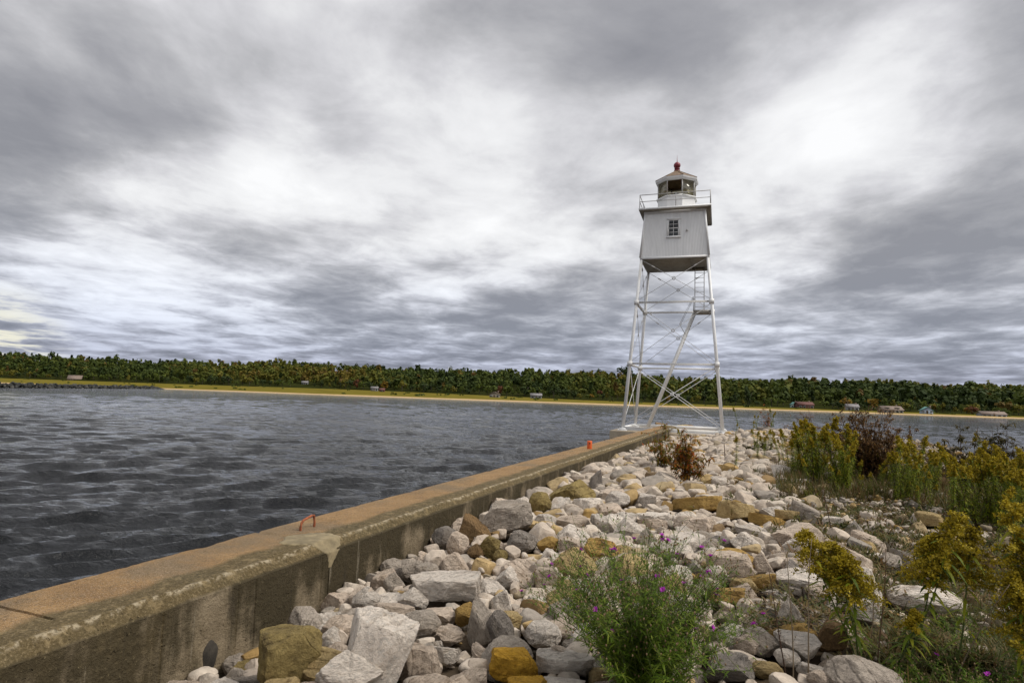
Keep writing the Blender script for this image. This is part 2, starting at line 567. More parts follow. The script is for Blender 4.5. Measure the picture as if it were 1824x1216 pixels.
M['wall'] = wall_mat()
M['mortar'] = simple_mat('mortar_patch', (.245, .195, .11), .9, .5, 7, .6, dirt=(.17, .14, .075), dirt_amt=.8, dist=.01)


def water_mat():
    m, g, b = new_mat('lake_water')
    geo = g.n('ShaderNodeNewGeometry').outputs['Position']
    p = g.mapping(geo, scale=(1.0, 1.9, 1), rot=(0, 0, R(-14)))
    n1 = g.noise(p, 2.6, 5, .62, .5)
    n2 = g.noise(p, 8.5, 4, .6, .3)
    n3 = g.noise(g.mapping(geo, scale=(.5, 1.0, 1)), .9, 5, .6, .4)
    n4 = g.noise(g.mapping(geo, scale=(.35, 1.0, 1), rot=(0, 0, R(-10))), .22, 5, .62, .3)
    h = g.math('ADD', g.math('MULTIPLY', n1, .11), g.math('ADD', g.math('MULTIPLY', n2, .05), g.math('ADD', g.math('MULTIPLY', n3, .13), g.math('MULTIPLY', n4, .55))))
    gust = g.maprange(g.noise(g.mapping(geo, scale=(.6, 1.6, 1)), .035, 4, .6), .35, .65, .75, 1.5)
    foam = g.math('MULTIPLY', g.maprange(g.n('ShaderNodeAttribute', attribute_name='rnd').outputs['Fac'], .80, .97),
                  g.maprange(g.noise(geo, 5.0, 6, .72), .52, .62))
    c = g.mix(foam, (.0125, .0135, .015), (.45, .46, .47))
    r = g.math('ADD', .05, g.math('MULTIPLY', foam, .5))
    setin(g, b, Base_Color=c, Roughness=r, IOR=1.333, Normal=g.n('ShaderNodeBump', {'Height': h, 'Strength': 1.0, 'Distance': gust}).outputs[0])
    b.inputs['Specular IOR Level'].default_value = .34
    return m


M['water'] = water_mat()
M['soil'] = simple_mat('soil', (.085, .065, .045), .95, .45, 3.0, .8, dist=.03)
M['sand'] = simple_mat('beach_sand', (.50, .36, .19), .95, .12, .3, .1)
M['meadow'] = simple_mat('dune_grass', (.165, .135, .026), .95, .32, .05, .3, dirt=(.10, .095, .018), dirt_amt=.7)
M['hill'] = simple_mat('wood_floor', (.03, .034, .010), .95, .3, .1, .2)

for k_ in ('sand', 'meadow', 'hill', 'soil'):
    for n_ in M[k_].node_tree.nodes:
        if n_.type == 'BSDF_PRINCIPLED':
            n_.inputs['Specular IOR Level'].default_value = 0.0

# ------------------------------------------------------------------ world frame of the pier: u along the wall, v to its right
AZ = R(20.8)
DU = Vector((math.sin(AZ), math.cos(AZ), 0))
DV = Vector((math.cos(AZ), -math.sin(AZ), 0))
WALL_RZ = -AZ


def W(u, v, z=0.0):
    return DU * u + DV * v + Vector((0, 0, z))


def uv(p):
    p = Vector((p[0], p[1], 0))
    return p.dot(DU), p.dot(DV)


WALL_OUT, WALL_CREST, WALL_IN = -5.10, -4.18, -4.09
WALL_TOP, WALL_END = 1.30, 42.5


def sstep(x, a, b):
    t = np.clip((np.asarray(x, float) - a) / (b - a), 0, 1)
    return t * t * (3 - 2 * t)


def ground(u, v):
    """surface of the rubble bank"""
    u = np.asarray(u, float)
    v = np.asarray(v, float)
    gw = np.interp(u, [2, 4.2, 5.0, 6.5, 10, 22, 30, 36], [.42, .47, .58, .78, .86, .86, .66, .60])
    gc = np.interp(u, [2, 5, 8, 24, 32], [.78, .86, .97, 1.0, .95])
    t = sstep(v, -4.3, -2.3 + .8 * sstep(u, 20, 30))
    g = gw * (1 - t) + gc * t
    g = g + .55 * np.exp(-((u - 34.5) / 5.0) ** 2) * sstep(v, -1.6, 1.4)
    g = g - .10 * sstep(v, .8, 2.2)
    g = g + .04 * np.sin(u * 1.1 + v * .7) + .03 * np.sin(v * 2.1 - u * .6)
    g = g - 2.2 * sstep(v, 8.5 + .25 * np.sin(u), 13.0)
    g = g - 2.2 * sstep(u, 39.5, 44.0)
    return g


def hit_ground(px, py, add=0.0):
    z = 1.0
    for _ in range(12):
        p = hit(px, py, z)
        u, v = uv(p)
        z = float(ground(u, v)) + add
    return u, v, z, proj((p.x, p.y, z))[2]


# ------------------------------------------------------------------ the setting: far shore and hill
PXS = np.array([-1100, -400, 0, 290, 620, 1050, 1400, 1824, 2300, 3000.])
SHORE = np.array([620, 560, 520, 470, 400, 365, 385, 360, 340, 330.])
MEND = np.array([860, 830, 790, 720, 650, 470, 430, 384, 365, 360.])
MZ = np.array([5.6, 5.4, 5.2, 4.8, 4.9, 2.2, 1.6, 1.2, 1.2, 1.2])
TOPS = np.array([45, 45, 45, 46, 47, 47, 45, 52, 52, 50.])
CREST_Y = 960.0


def colvals(px):
    return (np.interp(px, PXS, SHORE), np.interp(px, PXS, MEND), np.interp(px, PXS, MZ), np.interp(px, PXS, TOPS))


_hx = {}


def coldir(px):
    """x per metre of depth for an image column at the horizon (no roll applied)"""
    return (px - 912) / F / math.cos(PITCH)


def terrain_z(px, Y):
    s, me, mz, tp = colvals(px)
    Y = np.asarray(Y, float)
    beach = np.interp(Y, [0, 1], [0, 0])
    zc = 2.9 + tp * CREST_Y / F - 11.0 + 2.2 * np.sin(np.asarray(px) * .013 + 1) + 1.2 * np.sin(np.asarray(px) * .041)
    t = np.clip((Y - me) / (CREST_Y - me), 0, 1.3)
    hill = mz + (zc - mz) * np.where(t < 1, t ** 0.92, 1 - (t - 1) * 1.2)
    low = np.where(Y < s + 9, -.5 + (Y - s + 2) / 11 * 1.6, 1.1 + (mz - 1.1) * np.clip((Y - s - 9) / np.maximum(me - s - 9, 1), 0, 1))
    return np.where(Y > me, hill, low)


def far_strip(name, mat, rowf, kind='structure'):
    pxs = np.linspace(-1100, 3000, 160)
    rows = []
    for px in pxs:
        rows.append(rowf(px))
    nr = len(rows[0])
    v = np.array([[coldir(px) * Y, Y, z] for px, r in zip(pxs, rows) for (Y, z) in r])
    mb = MB()
    mb.add(v, grid_faces(len(pxs), nr)[:, ::-1])
    o = mb.build(name, mat, smooth=True)
    tag(o, kind=kind)
    return o


def wob(px, k):
    return 2.2 * math.sin(px * .021 + k) + 1.2 * math.sin(px * .057 + 2 * k)


def r_beach(px):
    s, me, mz, tp = colvals(px)
    s = s + wob(px, 0)
    e = s + 5 + 1.5 * math.sin(px * .03)
    return [(s - 30, -2.5), (s - 2, -.05), (s + 2, .35), (e, .65)]


def r_meadow(px):
    s, me, mz, tp = colvals(px)
    s = s + wob(px, 0)
    e = s + 5 + 1.5 * math.sin(px * .03)
    out = [(e - .5, .55)]
    for t in np.linspace(0, 1, 9):
        Y = e + (me + 6 - e) * t
        out.append((Y, (.72 + (mz - .7) * t) + .25 * math.sin(px * .07 + t * 9) * math.sin(math.pi * t)))
    return out


def r_hill(px):
    s, me, mz, tp = colvals(px)
    return [(me - 14, float(mz) - 1.6)] + [(Y, float(terrain_z(px, Y)) - .1) for Y in np.linspace(me + 2, CREST_Y + 160, 12)]


far_strip('beach', M['sand'], r_beach)
far_strip('dune_meadow', M['meadow'], r_meadow)
far_strip('hill', M['hill'], r_hill)

# ------------------------------------------------------------------ the lake: real wave geometry


def waves(x, y, seed, n=100):
    x = x.astype(np.float32)
    y = y.astype(np.float32)
    r = np.random.default_rng(seed)
    dx = np.zeros_like(x)
    dy = np.zeros_like(x)
    dz = np.zeros_like(x)
    dist = np.hypot(x, y)
    lam = np.exp(np.linspace(np.log(.17), np.log(3.6), n))
    head = R(-62)
    for L in lam.tolist():
        th = head + r.normal(0, .30)
        k = 2 * math.pi / L
        st = (.080 if L < 1.0 else .052) * (1.0 if L < 2.2 else (2.2 / L) ** 1.2)
        a = st / k * r.uniform(.5, 1.5)
        fade = np.clip(1.5 - dist / (L * 60), 0, 1)
        # groupiness: each train swells and dies along the lake
        env = .65 + .55 * np.sin(.9 / L * (x * math.cos(th + .9) + y * math.sin(th + .9)) + r.uniform(0, 6.28))
        ph = k * (x * math.cos(th) + y * math.sin(th)) + r.uniform(0, 6.28)
        a = a * fade * env
        dz += a * np.cos(ph)
        dx -= .95 * a * math.cos(th) * np.sin(ph)
        dy -= .95 * a * math.sin(th) * np.sin(ph)
    return dx, dy, dz


def make_water():
    na, nr = 740, 900
    az = np.linspace(R(-62), R(58), na)
    tt = np.linspace(0, 1, nr)
    rr = np.exp(math.log(3.2) + (math.log(980) - math.log(3.2)) * (tt ** 1.45))
    A, RR = np.meshgrid(az, rr)
    x = (RR * np.sin(A)).ravel()
    y = (RR * np.cos(A)).ravel()
    dx, dy, dz = waves(x, y, 11)
    crest = np.clip((dz - .04) / .26, 0, 1)
    v = np.stack([x + dx, y + dy, dz], 1)
    mb = MB()
    mb.add(v, grid_faces(nr, na)[:, ::-1], crest)
    o = mb.build('water', M['water'], smooth=True)
    tag(o, kind='structure')
    # the lake goes on all round
    mb = MB()
    mb.box((-2500, -2500, -6), (2500, 1500, -3.2))
    o = mb.build('lake_bed', M['soil'])
    tag(o, kind='structure')


make_water()

# ------------------------------------------------------------------ ground of the spit
def make_ground():
    us = np.linspace(-6, 47, 213)
    vs = np.concatenate([np.linspace(-4.3, 9, 110), np.linspace(9.2, 16, 24)])
    U, V = np.meshgrid(us, vs, indexing='ij')
    z = ground(U, V) - .10
    p = np.stack([U.ravel(), V.ravel(), np.zeros(U.size)], 1)
    z = z.ravel() + .035 * lumpy(p, 3, 4.0, 4)
    v = np.outer(U.ravel(), DU) + np.outer(V.ravel(), DV)
    v[:, 2] = z
    mb = MB()
    mb.add(v, grid_faces(len(us), len(vs)))
    o = mb.build('ground', M['soil'], smooth=True)
    tag(o, kind='structure')


make_ground()

# ------------------------------------------------------------------ concrete wall
def make_wall():
    root = empty('concrete_wall', (0, 0, 0), WALL_RZ)
    tag(root, 'long weathered concrete sea wall with a brown top running towards the lighthouse', 'wall')
    pu = uv(hit(612, 968, WALL_TOP))[0]
    j1 = uv(hit(62, 1093, WALL_TOP))[0]
    j2 = uv(hit(1085, 800, WALL_TOP))[0]
    cuts = [-5.0, pu, j2, 28.5, WALL_END]

    def face_u(px, z):
        lo, hi = 1.0, 40.0
        for _ in range(40):
            m = (lo + hi) / 2
            if proj(W(m, WALL_IN, z))[0] < px:
                lo = m
            else:
                hi = m
        return lo
    seams = [face_u(286, .85), face_u(420, .8), face_u(452, .85), face_u(572, .9)]
    prof0 = [(WALL_OUT, -1.5), (WALL_OUT, 0.3), (WALL_OUT, 1.0), (WALL_OUT, 1.27), (WALL_OUT + .03, WALL_TOP)]
    prof0 += [(x, WALL_TOP) for x in np.linspace(-4.95, -4.26, 8)]
    prof0 += [(-4.215, WALL_TOP), (WALL_CREST, WALL_TOP - .004), (-4.157, 1.271), (-4.135, 1.246), (-4.112, 1.221), (WALL_IN, 1.198), (WALL_IN, 1.18)]
    prof0 += [(WALL_IN, z) for z in (1.05, .9, .75, .6, .4, .1, -1.5)]
    prof = np.array(prof0)
    for a, b in zip(cuts[:-1], cuts[1:]):
        a2, b2 = a + .006, b - .006
        step = .04 if a < 9 else .12
        n = max(4, int((b2 - a2) / step))
        us = np.linspace(a2, b2, n)
        if a2 < j1 < b2:
            us = np.sort(np.concatenate([us[np.abs(us - j1) > .03], j1 + np.array([-.016, -.006, .006, .016])]))
            n = len(us)
        for sm in seams:
            if a2 + .05 < sm < b2 - .05:
                us = np.sort(np.concatenate([us[np.abs(us - sm) > .02], sm + np.array([-.012, -.004, .004, .012])]))
        n = len(us)
        V = np.zeros((n, len(prof), 3))
        V[:, :, 0] = prof[None, :, 0]
        V[:, :, 1] = us[:, None]
        V[:, :, 2] = prof[None, :, 1]
        p = V.reshape(-1, 3)
        for sm in seams:
            p[:, 0] -= .007 * (np.abs(p[:, 1] - sm) < .008) * (p[:, 0] > WALL_IN - .01) * (p[:, 2] < 1.19)
        d = lumpy(p, 5, 1.4, 2) * .008 + lumpy(p, 6, 26, 3, .6) * .006
        ch = lumpy(p * np.array([0, 1, 0]) + 3, 9, 9, 4, .7)
        near = (np.exp(-((p[:, 0] - WALL_CREST) / .05) ** 2) + 1.3 * np.exp(-((p[:, 0] - WALL_OUT) / .06) ** 2)) * (p[:, 2] > 1.15)
        p[:, 0] += d - .022 * np.clip(ch - .1, 0, 1) * near
        p[:, 2] += d * .6 * (p[:, 2] > 1.1) - .028 * np.clip(ch - .1, 0, 1) * near
        crack = (np.abs(p[:, 1] - j1) < .010) & (p[:, 0] < -4.40) & (p[:, 2] > 1.2)
        p[:, 2] -= .045 * crack
        # rounded, worn ends at the joints
        e = np.minimum(p[:, 1] - a2, b2 - p[:, 1])
        p[:, 2] -= .02 * np.exp(-(e / .02) ** 2) * (p[:, 2] > 1.2)
        mb = MB()
        mb.add(p, grid_faces(n, len(prof))[:, ::-1])
        for row, rev in ((0, False), (n - 1, True)):
            idx = np.arange(len(prof)) + row * len(prof)
            c = len(p)
            cen = p[idx].mean(0)
            mb.add(np.vstack([p[idx], cen[None]]), np.array([(q, q + 1, len(prof)) if not rev else (q + 1, q, len(prof)) for q in range(len(prof) - 1)]))
        o = mb.build('wall_section', M['wall'], root, smooth=True)
        o.data.set_sharp_from_angle(angle=R(30))
    # mortar repair lapping over the inner edge
    n, k = 60, 40
    path = [(-4.62 + .44 * t, WALL_TOP) for t in np.linspace(0, 1, 20)] + [(WALL_CREST + .09 * t, WALL_TOP - .004 - .098 * t) for t in np.linspace(.1, 1, 10)] + [(WALL_IN, 1.198 - .16 * t) for t in np.linspace(.1, 1, 10)]
    path = np.array(path)
    us = np.linspace(pu - .36, pu + .30, n)
    P = np.zeros((n, k, 3))
    P[:, :, 0] = path[None, :, 0]
    P[:, :, 1] = us[:, None]
    P[:, :, 2] = path[None, :, 1]
    tt = np.linspace(0, 1, k)[None, :]
    uu = ((us - pu) / .33)[:, None]
    width = np.interp(tt, [0, .12, .35, .5, .62, .8, 1.0], [.15, .75, .95, .85, .62, .36, .12])
    cenu = np.interp(tt, [0, .5, .7, 1.0], [-.15, .05, .10, .02])
    noise = lumpy(P.reshape(-1, 3), 12, 14, 4, .6).reshape(n, k)
    prof_h = 1 - ((uu - cenu) / width) ** 2 + .75 * noise
    off = np.where(prof_h > 0, .006 + .006 * np.clip(prof_h * 2, 0, 1), -.016) + .004 * noise
    slope = np.clip((path[:, 0] - WALL_CREST + .03) / .08, 0, 1)[None, :]
    P[:, :, 0] += off * slope
    P[:, :, 2] += off * (1 - slope)
    mb = MB()
    mb.add(P.reshape(-1, 3), grid_faces(n, k)[:, ::-1])
    o = mb.build('repair_patch', M['mortar'], root, smooth=True)
    tag(o, 'pale mortar patch smeared over a broken edge of the wall')
    # rusty rung let into the top
    a = hit(535, 945, WALL_TOP)
    b = hit(559, 938, WALL_TOP)
    ua, va = uv(a)
    ub, vb = uv(b)
    hgt = .115
    A, B = np.array([va, ua, WALL_TOP - .05]), np.array([vb, ub, WALL_TOP - .05])
    up = np.array([0, 0, 1.])
    pts = [A, A + up * (hgt * .8), A + up * (hgt + .02) + (B - A) * .06, A + up * (hgt + .045) + (B - A) * .18, B + up * (hgt + .075) - (B - A) * .2, B + up * (hgt + .07) - (B - A) * .05, B + up * hgt * .9 + (B - A) * .04, B]
    mb = MB()
    mb.tube(pts, .014, 8)
    o = mb.build('iron_rung', M['rust'], root, smooth=True)
    tag(o, 'rusty bent iron rung standing up from the wall top')
    # drain stain plug in the face
    mb = MB()
    P = hit(374, 1180, .80)
    u0 = 2.0
    for uu in np.linspace(0, 12, 2400):
        x_, y_, _d = proj(W(uu, WALL_IN, .72))
        if x_ > 374:
            u0 = uu
            break
    ang = np.linspace(0, 2 * math.pi, 20, endpoint=False)
    wob_ = 1 + .04 * np.sin(3 * ang + 1) + .05 * np.sin(5 * ang)
    ring = [(WALL_IN + .007, u0 + .07 * w_ * math.cos(t), .70 + .12 * w_ * math.sin(t)) for t, w_ in zip(ang, wob_)]
    ring2 = [(WALL_IN - .02, u0 + .085 * w_ * math.cos(t), .70 + .14 * w_ * math.sin(t)) for t, w_ in zip(ang, wob_)]
    v = np.array(ring2 + ring + [(WALL_IN + .006, u0, .70)])
    f = [(q, (q + 1) % 20, 20 + (q + 1) % 20, 20 + q) for q in range(20)]
    mb.add(v, f)
    mb.f.append(np.array([(20 + q, 20 + (q + 1) % 20, 40, -1) for q in range(20)]))
    o = mb.build('drain_plug', simple_mat('dark_plug', (.04, .033, .024), .9, .5, 14, .5), root, smooth=False)
    tag(o, 'dark oval plug low in the wall face')
    return pu


make_wall()

# orange stub on the wall
def make_orange():
    p = hit(1050, 799, WALL_TOP)
    root = empty('orange_stub', (p.x, p.y, WALL_TOP - .004), WALL_RZ)
    tag(root, 'small bright orange stub with a dark hole standing on the concrete wall', 'marker')
    mb = MB()
    mb.lathe([(0.0, 0), (.078, 0), (.082, .02), (.078, .10), (.082, .245), (.074, .262), (.05, .262), (.045, .20), (0.0, .20)], 16)
    mb.build('body', M['orange'], root, smooth=True)
    mb = MB()
    mb.lathe([(.0, 0), (.024, 0), (.024, .012), (.016, .014), (0, .006)], 12)
    h = mb.build('hole', M['black'], root)
    h.rotation_euler = (R(90), 0, R(18))
    h.location = (.022, -.070, .185)


make_orange()

# ------------------------------------------------------------------ lighthouse
SLAB_Z = 1.02


def make_lighthouse():
    fm = hit(1196, 770.4, SLAB_Z)
    yaw = -R(19.0)
    dirv = Vector((-math.sin(yaw), math.cos(yaw), 0))
    B0, B1, ZH = 3.0, 2.07, 11.24          # half spread of the legs at the base and at the house floor
    cen = fm + dirv * B0
    root = empty('lighthouse', (cen.x, cen.y, SLAB_Z), yaw)
    tag(root, 'white skeleton lighthouse with square cabin and red topped lantern', 'lighthouse')
    wp = M['white_paint']

    def half(z):
        return B0 + (B1 - B0) * z / ZH

    def corner(sx, sy, z):
        h = half(z)
        return Vector((sx * h, sy * h, z))
    cs = [(-1, -1), (1, -1), (1, 1), (-1, 1)]
    for sx, sy in cs:
        mb = MB()
        a, b = corner(sx, sy, .10), corner(sx, sy, ZH - .02)
        mb.tube([a, (a + b) / 2, b], [.112, .102, .094], 10)
        o = mb.build('leg', wp, root, smooth=True)
        mb = MB()
        mb.box((a.x - .30, a.y - .30, .0), (a.x + .30, a.y + .30, .05))
        mb.box((a.x - .20, a.y - .20, .05), (a.x + .20, a.y + .20, .16))
        for bx in (-1, 1):
            for by in (-1, 1):
                mb.lathe([(.0, 0), (.03, 0), (.03, .05), (0, .05)], 6, c=(a.x + bx * .24, a.y + by * .24, .05))
        mb.build('foot', wp, o)
        # splice collars
        for z in (4.25, 8.24):
            c = corner(sx, sy, z)
            mb = MB()
            mb.box((c.x - .15, c.y - .15, z - .14), (c.x + .15, c.y + .15, z + .14))
            mb.build('collar', wp, o)
    zt = [.22, 4.25, 8.24, ZH - .05]
    for i in range(4):
        s0, s1 = cs[i], cs[(i + 1) % 4]
        for z, wdt in ((4.25, .15), (8.24, .15), (.14, .16)):
            a, b = corner(*s0, z), corner(*s1, z)
            mb = MB()
            hh = .12 if z > 1 else .22
            mb.bar(a, b, .05, hh)
            dirn = (b - a).normalized()
            out = Vector((dirn.y, -dirn.x, 0))
            mb.bar(a + out * .065 + Vector((0, 0, hh / 2 - .02)), b + out * .065 + Vector((0, 0, hh / 2 - .012)), .07, .022)
            mb.bar(a + out * .065 - Vector((0, 0, hh / 2 - .02)), b + out * .065 - Vector((0, 0, hh / 2 - .012)), .07, .022)
            mb.build('cross_beam', wp, root)
        for z0, z1 in zip(zt[:-1], zt[1:]):
            z0b = z0 + .12
            for q, (p, r_) in enumerate(((s0, s1), (s1, s0))):
                a, b = corner(*p, z0b), corner(*r_, z1 - .08)
                dirn = (corner(*s1, 1) - corner(*s0, 1)).normalized()
                out = Vector((dirn.y, -dirn.x, 0)) * (.02 if q else -.02)
                mb = MB()
                mb.tube([a + out, b + out], .015 if z0 > 1 else .022, 6)
                k = a + (b - a) * (.80 if z0 > 1 else .85)
                mb.tube([k + out, k + out + (b - a).normalized() * .24], .038, 6)
                mb.build('tie_rod', wp if z0 < 4 else M['rod_paint'], root)
            # ring where the rods cross
            a, b = corner(*s0, z0b), corner(*s1, z1 - .08)
            c, d = corner(*s1, z0b), corner(*s0, z1 - .08)
            t = half(z0b) / (half(z0b) + half(z1 - .08))
            ctr = a + (b - a) * t
            mb = MB()
            nn = 14
            an = np.linspace(0, 2 * math.pi, nn + 1)
            dirn = (corner(*s1, 1) - corner(*s0, 1)).normalized()
            mb.tube([ctr + dirn * (.10 * math.cos(t_)) + Vector((0, 0, .10 * math.sin(t_))) for t_ in an], .022, 6, cap=False)
            mb.build('rod_ring', wp if z0 < 4 else M['steel_grey'], root, smooth=True)

    # cabin
    ZT = 14.36
    hb, ht = 2.14, 1.86
    m, g, b = new_mat('cabin_siding')
    oc = g.n('ShaderNodeTexCoord').outputs['Object']
    n = g.noise(g.mapping(oc, scale=(1, 1, .25)), 3, 6, .6)
    c = g.ramp(n, [(.3, (.74, .745, .74)), (.7, (.86, .865, .86))])
    c = g.mix(g.math('MULTIPLY', g.maprange(g.noise(g.mapping(oc, scale=(1, 1, .12), loc=(2, 5, 1)), 5, 6, .7), .60, .72), .45), c, (.42, .37, .30))
    setin(g, b, Base_Color=c, Roughness=.55)
    siding = m
    # vertical ribbed boards as real relief, four walls
    mb = MB()
    nb = 44
    for i in range(4):
        ang = i * math.pi / 2
        ca, sa = math.cos(ang), math.sin(ang)
        pts_b, pts_t = [], []
        for q in range(nb):
            for e, dpt in ((.03, 0.0), (.10, .007), (.90, .007), (.97, 0.0)):
                f = (q + e) / nb * 2 - 1
                pts_b.append((f * hb, -hb - dpt))
                pts_t.append((f * ht, -ht - dpt))
        vb = np.array([(x * ca - y * sa, x * sa + y * ca, ZH) for x, y in pts_b])
        vt = np.array([(x * ca - y * sa, x * sa + y * ca, ZT) for x, y in pts_t])
        k = len(vb)
        idx = np.arange(k - 1)
        mb.add(np.vstack([vb, vt]), np.stack([idx, idx + 1, idx + 1 + k, idx + k], 1))
    mb.build('cabin_wall', siding, root)
    # corner boards
    for sx, sy in cs:
        mb = MB()
        mb.bar((sx * (hb + .01), sy * (hb + .01), ZH), (sx * (ht + .01), sy * (ht + .01), ZT), .13, .13)
        mb.build('corner_board', siding, root)
    # floor with hatch opening (four strips round it) and sill beam
    hx0, hx1, hy0, hy1 = .95, 1.85, .95, 1.75
    mb = MB()
    for lo, hi in (((-hb, -hb), (hx0, hb)), ((hx1, -hb), (hb, hb)), ((hx0, -hb), (hx1, hy0)), ((hx0, hy1), (hx1, hb))):
        mb.box((lo[0], lo[1], ZH - .10), (hi[0], hi[1], ZH - .003))
    fl = mb.build('cabin_floor', M['dark_wood'], root)
    mb = MB()
    mb.box((hx0, hy0, ZH + .25), (hx1, hy1, ZH + .28))
    for lo, hi in (((hx0 - .03, hy0 - .03), (hx0, hy1 + .03)), ((hx1, hy0 - .03), (hx1 + .03, hy1 + .03)), ((hx0, hy0 - .03), (hx1, hy0)), ((hx0, hy1), (hx1, hy1 + .03))):
        mb.box((lo[0], lo[1], ZH), (hi[0], hi[1], ZH + .28))
    mb.build('hatch', simple_mat('hatch_dark', (.12, .105, .085), .9, .2, 4, 0), fl)
    mb = MB()
    w2 = hb + .035
    for i in range(4):
        ang = i * math.pi / 2
        mt = Matrix.Rotation(ang, 4, 'Z')
        mb.box((-w2, -w2 - .005, ZH - .12), (w2 - .045, -w2 + .04, ZH + .005), m=mt)
    mb.build('sill_band', M['white_clean'], root)

    # window in the front wall (leans with the wall)
    lean = math.atan((hb - ht) / (ZT - ZH))
    wz = 13.15
    wy = -(hb + (ht - hb) * (wz - ZH) / (ZT - ZH)) - .016
    win = bpy.data.objects.new('window', None)
    COL.objects.link(win)
    win.parent = root
    win.location = (-.06, wy, wz)
    win.rotation_euler = (-lean, 0, 0)
    mb = MB()
    w, h = .33, .57
    fw = .105
    mb.box((-w - fw, -.045, h), (w + fw, .02, h + .13))
    mb.box((-w - fw - .03, -.075, -h - .09), (w + fw + .03, .02, -h))
    mb.box((-w - fw, -.04, -h), (-w, .02, h))
    mb.box((w, -.04, -h), (w + fw, .02, h))
    mb.build('frame', M['white_clean'], win)
    for zz0, zz1, yy in ((-h, .02, -.012), (-.02, h, -.022)):
        mb = MB()
        mb.box((-w, yy, zz0), (-w + .045, yy + .03, zz1))
        mb.box((w - .045, yy, zz0), (w, yy + .03, zz1))
        mb.box((-w + .045, yy, zz0), (w - .045, yy + .03, zz0 + .05))
        mb.box((-w + .045, yy, zz1 - .05), (w - .045, yy + .03, zz1))
        mb.box((-.014, yy + .004, zz0 + .05), (.014, yy + .026, zz1 - .05))
        mb.box((-w + .045, yy + .004, (zz0 + zz1) / 2 - .012), (-.014, yy + .026, (zz0 + zz1) / 2 + .012))
        mb.box((.014, yy + .004, (zz0 + zz1) / 2 - .012), (w - .045, yy + .026, (zz0 + zz1) / 2 + .012))
        mb.build('sash', M['white_clean'], win)
    for sx in (0, 1):
        for k in range(4):
            z0 = -h + k * h / 2
            mb = MB()
            mb.box((-w + sx * w + .01, -.002, z0 + .01), (sx * w - .01, .004, z0 + h / 2 - .01))
            mb.build('pane', M['glass_dark'], win)
    # small lamp bracket beside window
    mb = MB()
    mb.lathe([(0, 0), (.05, 0), (.06, .06), (.03, .14), (0, .15)], 10, c=(.78, wy - .09, 12.88))
    mb.box((.76, wy - .08, 12.95), (.80, wy + .06, 12.99))
    mb.build('wall_fitting', M['steel_grey'], root)

    # gallery deck
    GW = 2.24
    mb = MB()
    mb.box((-GW, -GW, ZT + .001), (GW, GW, ZT + .06))
    mb.build('gallery_soffit', M['dark_wood'], root)
    mb = MB()
    mb.box((-GW - .04, -GW - .04, ZT + .06), (GW + .04, GW + .04, ZT + .17))
    gd = mb.build('gallery_deck', M['white_paint'], root)
    mb = MB()
    for i in range(4):
        mt = Matrix.Rotation(i * math.pi / 2, 4, 'Z')
        mb.box((-ht - .10, -ht - .12, ZT - .13), (ht + .02, -ht - .018, ZT), m=mt)
    mb.build('cornice', M['white_clean'], root)
    # railing
    zd = ZT + .17
    for i in range(4):
        mt = Matrix.Rotation(i * math.pi / 2, 4, 'Z')
        for f in (-1.0, .04):
            p = mt @ Vector((f * (GW - .02), -GW + .02, 0))
            mb = MB()
            mb.tube([(p.x, p.y, zd - .01), (p.x, p.y, zd + .92)], .026, 6)
            mb.build('railing_post', M['steel_grey'], root)
        for zz, rr in ((.90, .026), (.45, .022)):
            a = mt @ Vector((-GW + .02, -GW + .02, zd + zz))
            b = mt @ Vector((GW - .02, -GW + .02, zd + zz))
            mb = MB()
            mb.tube([a, b], rr, 6)
            mb.build('rail', M['steel_grey'], root)

    # octagonal lantern
    Rf = 1.20 / math.cos(math.pi / 8)
    off = math.pi / 8 - R(3)
    z0, z1, z2 = zd, 15.62, 16.70

    def octp(r, z, k):
        a = off + k * math.pi / 4
        return Vector((r * math.cos(a), r * math.sin(a), z))
    mb = MB()
    for k in range(8):
        a, b_ = octp(Rf, z0, k), octp(Rf, z0, k + 1)
        a2, b2 = octp(Rf, z1, k), octp(Rf, z1, k + 1)
        mb.add([a, b_, b2, a2], [(0, 1, 2, 3)])
    mb.add([octp(Rf, z1 - .02, k) for k in range(8)] + [Vector((0, 0, z1 - .02))], [(k, (k + 1) % 8, 8) for k in range(8)])
    for k in range(8):
        a, b_ = octp(Rf + .05, z1 - .02, k), octp(Rf + .05, z1 - .02, k + 1)
        mb.bar(a, b_, .10, .07)
    mb.build('lantern_base', M['white_clean'], root)
    mg, gg, bb = new_mat('old_acrylic')
    occ = gg.n('ShaderNodeTexCoord').outputs['Object']
    gl = gg.n('ShaderNodeBsdfGlossy', {'Color': (.9, .9, .85, 1), 'Roughness': .08})
    tr = gg.n('ShaderNodeBsdfTransparent', {'Color': (.62, .60, .50, 1)})
    df = gg.n('ShaderNodeBsdfDiffuse', {'Color': (.42, .38, .28, 1)})
    m1 = gg.n('ShaderNodeMixShader', {0: gg.maprange(gg.noise(occ, 1.6, 4, .6), .35, .7, .15, .5), 1: tr.outputs[0], 2: df.outputs[0]})
    m2 = gg.n('ShaderNodeMixShader', {0: .10, 1: m1.outputs[0], 2: gl.outputs[0]})
    mg.node_tree.links.new(m2.outputs[0], [n_ for n_ in mg.node_tree.nodes if n_.type == 'OUTPUT_MATERIAL'][0].inputs[0])
